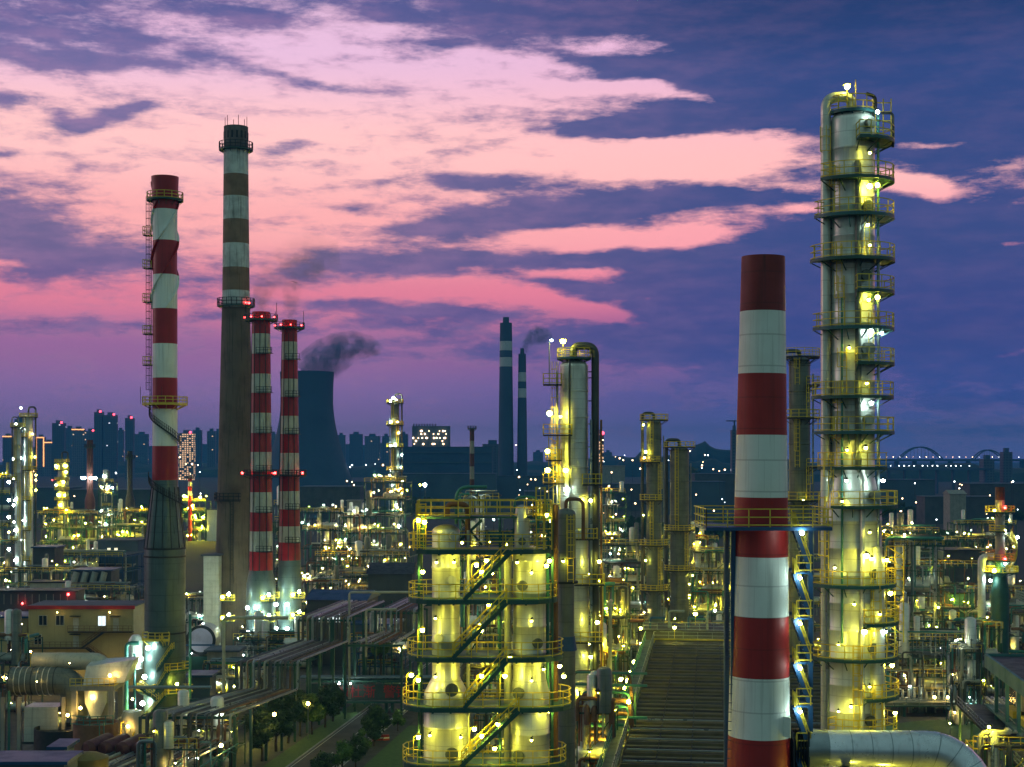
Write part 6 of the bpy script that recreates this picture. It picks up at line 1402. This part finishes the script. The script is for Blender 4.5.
# arched bridge at the right horizon
Sb = .5; zb = zz(459, Sb); xs = XY(952, Sb)
br = thing('arch_bridge', 'far blue bridge with two tied arches on the right horizon', 'bridge', (xs[0], xs[1], 0), 0)
def bxp(px): return (px - 952) / Sb
MB().bx(bxp(872), bxp(1060), 0, 22, zb - 5, zb).build('deck', M['haze_concrete'], br)
for a, b, h in ((900, 943, 447), (975, 1004, 450)):
    for yy in (1, 20):
        n = 20; pts = [(bxp(a) + (bxp(b) - bxp(a)) * k / n, yy, zb + (zz(h, Sb) - zb) * (1 - (2 * k / n - 1) ** 2)) for k in range(n + 1)]
        o = MB().path(pts, 1.3, 6).build('arch', M['haze_concrete'], br)
    for k in range(1, 12):
        t = k / 12; X_ = bxp(a) + (bxp(b) - bxp(a)) * t; MB().bar((X_, 1, zb), (X_, 1, zb + (zz(h, Sb) - zb) * (1 - (2 * t - 1) ** 2)), .5).build('hanger', M['haze_concrete'], br)
for k in range(9): MB().bx(bxp(880 + k * 18) - 3, bxp(880 + k * 18) + 3, 4, 18, 0, zb - 5).build('pier', M['haze_concrete'], br)
for k in range(22): bulb(br, (bxp(880 + k * 6.6), -1, zb + 4), 'b_far' if k % 3 else 'b_far_white', (.35 + (k * 7 % 5) * .13), 'street_lamp')
vb = thing('viaduct', 'low viaduct with a string of white lights under the arched bridge', 'bridge', (XY(930, .9)[0], XY(930, .9)[1], 0), 0)
MB().bx(-70, 70, 0, 10, 26, 28.5).build('deck', M['haze_concrete'], vb)
for k in range(8): MB().bx(-64 + k * 18, -62 + k * 18, 2, 8, 0, 26).build('pier', M['haze_concrete'], vb)
for k in range(14): bulb(vb, (-44 + k * 6.5 + (k * 7 % 4), -1, 31), 'b_far_white', .35 + (k % 3) * .12, 'street_lamp')

# scattered far street lights: pole and bulb each
R_ = random.Random(77)
sl = None
spots = [(R_.uniform(600, 735), R_.uniform(452, 462)) for _ in range(10)] + [(516, 445), (518, 451), (517, 470), (519, 477), (520, 490), (519, 495), (420, 485), (396, 466), (352, 465), (350, 467), (366, 465), (375, 464), (383, 465), (347, 481), (352, 482), (354, 485), (603, 440)] + [(R_.uniform(890, 1020), R_.uniform(480, 520)) for _ in range(22)] + [(R_.uniform(600, 735), R_.uniform(464, 515)) for _ in range(22)] + [(R_.uniform(520, 560), R_.uniform(462, 500)) for _ in range(10)] + [(R_.uniform(0, 230), R_.uniform(455, 500)) for _ in range(16)] + [(544, 482), (690, 451), (672, 450), (705, 455), (703, 462), (702, 468), (198, 465), (192, 464), (186, 464)]
for i, (px_, py_) in enumerate(spots):
    s_ = 1.0 if py_ < 470 else 1.6; z_ = zz(py_, s_); X_, Y__ = XY(px_, s_)
    if z_ < 6: s_ = (py_ - HZ) / (CAMZ - 8); z_ = 8; X_, Y__ = XY(px_, s_)
    k_ = 'b_yellow' if i in (16,) else ('b_far' if R_.random() < .65 else 'b_far_white')
    if sl is None:
        t_ = thing('street_lamp', 'far-off lamp, a bright dot in the blue haze', 'lamp', (X_, Y__, 0), 0, 'scattered far lamps in the haze'); po = MB().cyl((0, 0, 0), (0, 0, 1), .12, 5).build('pole', M['steel_dark'], t_); sl = po
    else:
        t_ = thing('street_lamp', 'far-off lamp, a bright dot in the blue haze', 'lamp', (X_, Y__, 0), 0, 'scattered far lamps in the haze'); po = sl.copy(); COL.objects.link(po); po.parent = t_
    po.scale = (1, 1, z_)
    bulb(t_, (0, 0, z_), k_, R_.uniform(.3, .8) / s_, 'bulb')
fl_ = thing('floodlight', 'single bright white floodlight glowing left of the twin vessels', 'lamp', (*XY(425, 2.0), 0), 0)
MB().cyl((0, 0, 0), (0, 0, zz(485, 2.0)), .2, 6).build('pole', M['steel_dark'], fl_); bulb(fl_, (0, -.4, zz(485, 2)), 'b_white', .85, 'bulb')
rs_ = tower('hazy block with a glowing red top peeking right of the looping-pipe column', 600, .9, 8, 434, 3, None, True, True, name='office_block', group=None)
# ---- smoke
def plume(pts, rad_, dens, col, noise=.05):
    mt = bpy.data.materials.new('smoke'); mt.use_nodes = True; t = NT(mt.node_tree); t.n.clear()
    ou = t.node('ShaderNodeOutputMaterial'); vv = t.node('ShaderNodeVolumePrincipled'); tc = t.node('ShaderNodeTexCoord')
    n = t.noise(tc.outputs['Object'], noise, 6, .62); d = t.maprange(n.outputs[0], .33, .80)
    t.link(t.m('MULTIPLY', d, dens / 2.2), vv.inputs['Density']); vv.inputs['Color'].default_value = (*col, 1); t.link(vv.outputs[0], ou.inputs['Volume'])
    for k in (1.15, .85, .55):
        m = MB(); m.path(pts, [r * k for r in rad_], 16); o = m.build('smoke', [mt], None); tag(o, kind='stuff')
def pp_(l, s): return [P(a, b, s) for a, b in l]
plume(pp_([(308, 376), (316, 367), (328, 358), (342, 350), (356, 346), (370, 347), (382, 350)], 1.0), [16, 19, 19, 17, 14, 10, 5], .16, (.18, .32, .52), noise=.09)
plume(pp_([(524, 354), (526, 346), (530, 339), (537, 335), (545, 336), (552, 338)], 1.15), [2, 4, 6, 8, 7, 4], .22, (.18, .32, .52), noise=.2)
plume(pp_([(266, 312), (264, 298), (268, 284), (280, 272), (298, 264), (318, 258), (340, 256)], 4.7), [1.0, 2.2, 3.2, 4.2, 5.0, 5.2, 3.0], .08, (.40, .40, .50), noise=.35)
plume(pp_([(290, 318), (291, 302), (290, 288), (296, 274), (308, 266), (324, 262)], 4.65), [.9, 1.8, 2.6, 3.4, 4.0, 2.4], .08, (.40, .40, .50), noise=.35)

plume(pp_([(261, 312), (260, 302), (262, 290), (268, 280)], 4.75), [1.2, 1.8, 2.4, 1.6], .24, (.36, .37, .48), noise=.35)
plume(pp_([(290, 319), (291, 307), (291, 294), (294, 282)], 4.65), [1.0, 1.5, 2.0, 1.4], .22, (.36, .37, .48), noise=.35)
# ---- trees
def leafmat(name, a, b):
    if name in MATS: return MATS[name]
    m, t, bs = new_mat(name); tc = t.node('ShaderNodeTexCoord'); n = t.noise(tc.outputs['Object'], 1.1, 3, .6)
    t.link(t.mix(t.maprange(n.outputs[0], .35, .65), a, b), bs.inputs['Base Color']); bs.inputs['Roughness'].default_value = .7
    MATS[name] = m; return m
LM = leafmat('dark_leaves', (.02, .05, .015), (.05, .10, .025)); LG = leafmat('fresh_leaves', (.05, .12, .02), (.10, .19, .035))
def tree_mesh(seed, h, cr, nl, leaf, m, squash=1.1):
    R_ = random.Random(seed); tr = MB(); th = max(.8, h - cr * 2.0)
    tr.path([(0, 0, 0), (.05, 0, th * .5), (0, .08, th), (.1, 0, h * .8)], [h * .028, h * .022, h * .016, h * .006], 8)
    cl = []
    for k in range(7):
        a = 2 * PI * k / 7 + R_.uniform(-.3, .3); e = Vector((math.cos(a) * cr * R_.uniform(.4, .7), math.sin(a) * cr * R_.uniform(.4, .7), th + cr * R_.uniform(.1, 1.3))); b = Vector((0, 0, th * R_.uniform(.75, 1)))
        tr.path([b, (b + e) / 2 + Vector((0, 0, .1)), e], [h * .011, h * .008, h * .004], 5); cl.append((e, cr * R_.uniform(.38, .6)))
    cl.append((Vector((0, 0, h - cr * .4)), cr * .5)); cl.append((Vector((0, 0, th + cr * .6)), cr * .62))
    lf = MB(); vs = []; fs = []
    for i in range(nl):
        c, r = R_.choice(cl); d = Vector((R_.gauss(0, 1), R_.gauss(0, 1), R_.gauss(0, 1))).normalized(); p = c + d * r * R_.random() ** .35; p.z = max(p.z, th * .7)
        u = Vector((R_.gauss(0, 1), R_.gauss(0, 1), R_.gauss(0, .6))).normalized(); v = u.cross(d).normalized(); s = leaf * R_.uniform(.6, 1.3); o = len(vs)
        vs += [p - u * s, p + v * s * .5, p + u * s, p - v * s * .5]; fs.append((o, o + 1, o + 2, o + 3))
    lf.add(vs, fs); return tr, lf
TP = []
def make_tree(label, px, s, h, cr, seed, m, group=None, name='tree', nl=3600, leaf=.26):
    X_, Y__ = XY(px, s); r = thing(name, label, 'tree', (X_, Y__, .1), random.Random(seed).uniform(0, 6), group)
    tr, lf = tree_mesh(seed, h, cr, nl, leaf, m); tr.build('trunk', M['bark'], r); lf.build('crown', m, r, smooth=False); return r
def gs(py): return (py - HZ) / CAMZ
G_ = 'dark trees left of the road'
for i, (px_, py_, h, cr, lb) in enumerate(((262, 762, 7.5, 2.6, 'darkest round tree by the bottom left pipe rack, nearest of the row'), (276, 752, 8, 2.8, 'big dark tree second in the row left of the road'), (288, 744, 7.6, 2.6, 'dark tree third in the row, over the kerb'), (300, 737, 7, 2.3, 'dark tree just left of the lamp-lit green tree'), (325, 728, 6.5, 2.2, 'dark tree behind the lamp-lit green tree'), (333, 722, 6, 2.0, 'last dark tree under the banner bridge left end'))):
    make_tree(lb, px_, gs(py_), h, cr, 100 + i, LM, G_)
r = make_tree('tree lit bright green by a warm lamp beside the road', 312, gs(735), 6.2, 1.9, 120, LG)
bulb_ = thing('road_lamp', 'warm lamp shining on the bright green roadside tree', 'lamp', (*XY(308, gs(740)), 0), 0); MB().cyl((0, 0, 0), (0, 0, 5.4), .07, 6).build('pole', M['pipe'], bulb_); bulb(bulb_, (0, 0, 5.5), 'b_warm', .26, 'bulb')
make_tree('largest dark tree in front of the banner bridge column', 375, gs(742), 5.4, 2.3, 130, LM)
make_tree('shrub-like tree lit yellow behind the banner bridge', 381, 5.3, 9.8, 2.2, 131, LG)
for i, (px_, py_, h, cr, lb) in enumerate(((342, 775, 4.6, 1.6, 'small roadside tree at the bottom edge, left of its pair'), (356, 770, 4.8, 1.7, 'small roadside tree at the bottom edge, right of its pair'), (362, 755, 3.6, 1.2, 'thin sapling on the pavement before the larger dark tree'), (374, 747, 3.2, 1.0, 'smallest sapling beside the red barrier'), (398, 732, 3.4, 1.1, 'sapling on the pavement beyond the red barrier'), (322, 778, 3.4, 1.5, 'low bushy tree cut by the bottom edge near the road'))):
    make_tree(lb, px_, gs(py_), h, cr, 140 + i, LM if i % 2 else LG, 'young trees along the pavement', nl=1800, leaf=.18)
R_ = random.Random(8)
for i in range(3):
    ba = thing('road_barrier', ('red water-filled barrier on the pavement, left one', 'red water-filled barrier on the pavement, middle one', 'red water-filled barrier on the pavement, right one')[i], 'barrier', (*XY(376 + i * 5, gs(741)), .12), .4, 'red barriers by the road')
    m = MB(); m.add([(-.5, -.25, 0), (.5, -.25, 0), (.5, .25, 0), (-.5, .25, 0), (-.45, -.1, .85), (.45, -.1, .85), (.45, .1, .85), (-.45, .1, .85)], [(3, 2, 1, 0), (4, 5, 6, 7), (0, 1, 5, 4), (1, 2, 6, 5), (2, 3, 7, 6), (3, 0, 4, 7)]); m.build('body', M['red'], ba, smooth=False); MB().bx(-.46, .46, -.2, -.16, .3, .45).build('stripe', M['white'], ba)
# white road-side fence
fe = thing('roadside_fence', 'low white rail fence along the pavement edge of the road', 'fence', lat(-50.6, 190), Rz)
MB().rail([(0, 0, .12), (0, 75, .12)], .9, 2.0, .07, (1, .5)).build('rail', M['white'], fe)
# belts of distant woodland
def wood(px, py_, s, wpx, hm, seed):
    X_, Y__ = XY(px, s); R_ = random.Random(seed); W = wpx / s; m = MB(); vs = []; fs = []
    for i in range(1400):
        xx = R_.uniform(-W / 2, W / 2); top = hm * (.55 + .3 * math.sin(xx * .11 + seed) + .25 * R_.random()); z = R_.random() ** .6 * top; q = Vector((xx, R_.uniform(-14, 14), z)); s_ = R_.uniform(.8, 2.0)
        u = Vector((R_.gauss(0, 1), R_.gauss(0, 1), R_.gauss(0, 1))).normalized(); v = u.cross(Vector((R_.gauss(0, 1), 1, .3))).normalized(); o = len(vs); vs += [q - u * s_, q + v * s_, q + u * s_, q - v * s_]; fs.append((o, o + 1, o + 2, o + 3))
    m.add(vs, fs); tag(m.build('woodland', LM, None, loc=(X_, Y__, 0), smooth=False), kind='stuff')
for i, a in enumerate(((60, 0, 1.3, 200, 14, 1), (170, 0, 1.5, 160, 12, 2), (360, 0, 1.4, 160, 12, 3), (640, 0, 1.2, 150, 16, 4), (720, 0, 1.0, 60, 30, 5), (950, 0, 1.5, 170, 12, 6), (540, 0, 2.0, 120, 9, 7), (930, 0, 2.2, 150, 9, 8), (250, 0, 1.8, 100, 10, 9), (670, 0, 1.9, 150, 10, 10))): wood(*a)
# ---------------------------------------------------------------- render settings
sc = scene; sc.render.engine = 'CYCLES'; cy = sc.cycles
cy.use_denoising = True
try: cy.denoiser = 'OPENIMAGEDENOISE'
except Exception: pass
cy.use_light_tree = True; cy.max_bounces = 5; cy.diffuse_bounces = 2; cy.glossy_bounces = 2; cy.transmission_bounces = 2; cy.volume_bounces = 1; cy.transparent_max_bounces = 12
cy.sample_clamp_indirect = 3; cy.sample_clamp_direct = 0; cy.caustics_reflective = False; cy.caustics_refractive = False
cy.volume_max_steps = 96
sc.view_settings.view_transform = 'Standard'; sc.view_settings.look = 'None'; sc.view_settings.exposure = 0; sc.view_settings.gamma = 1
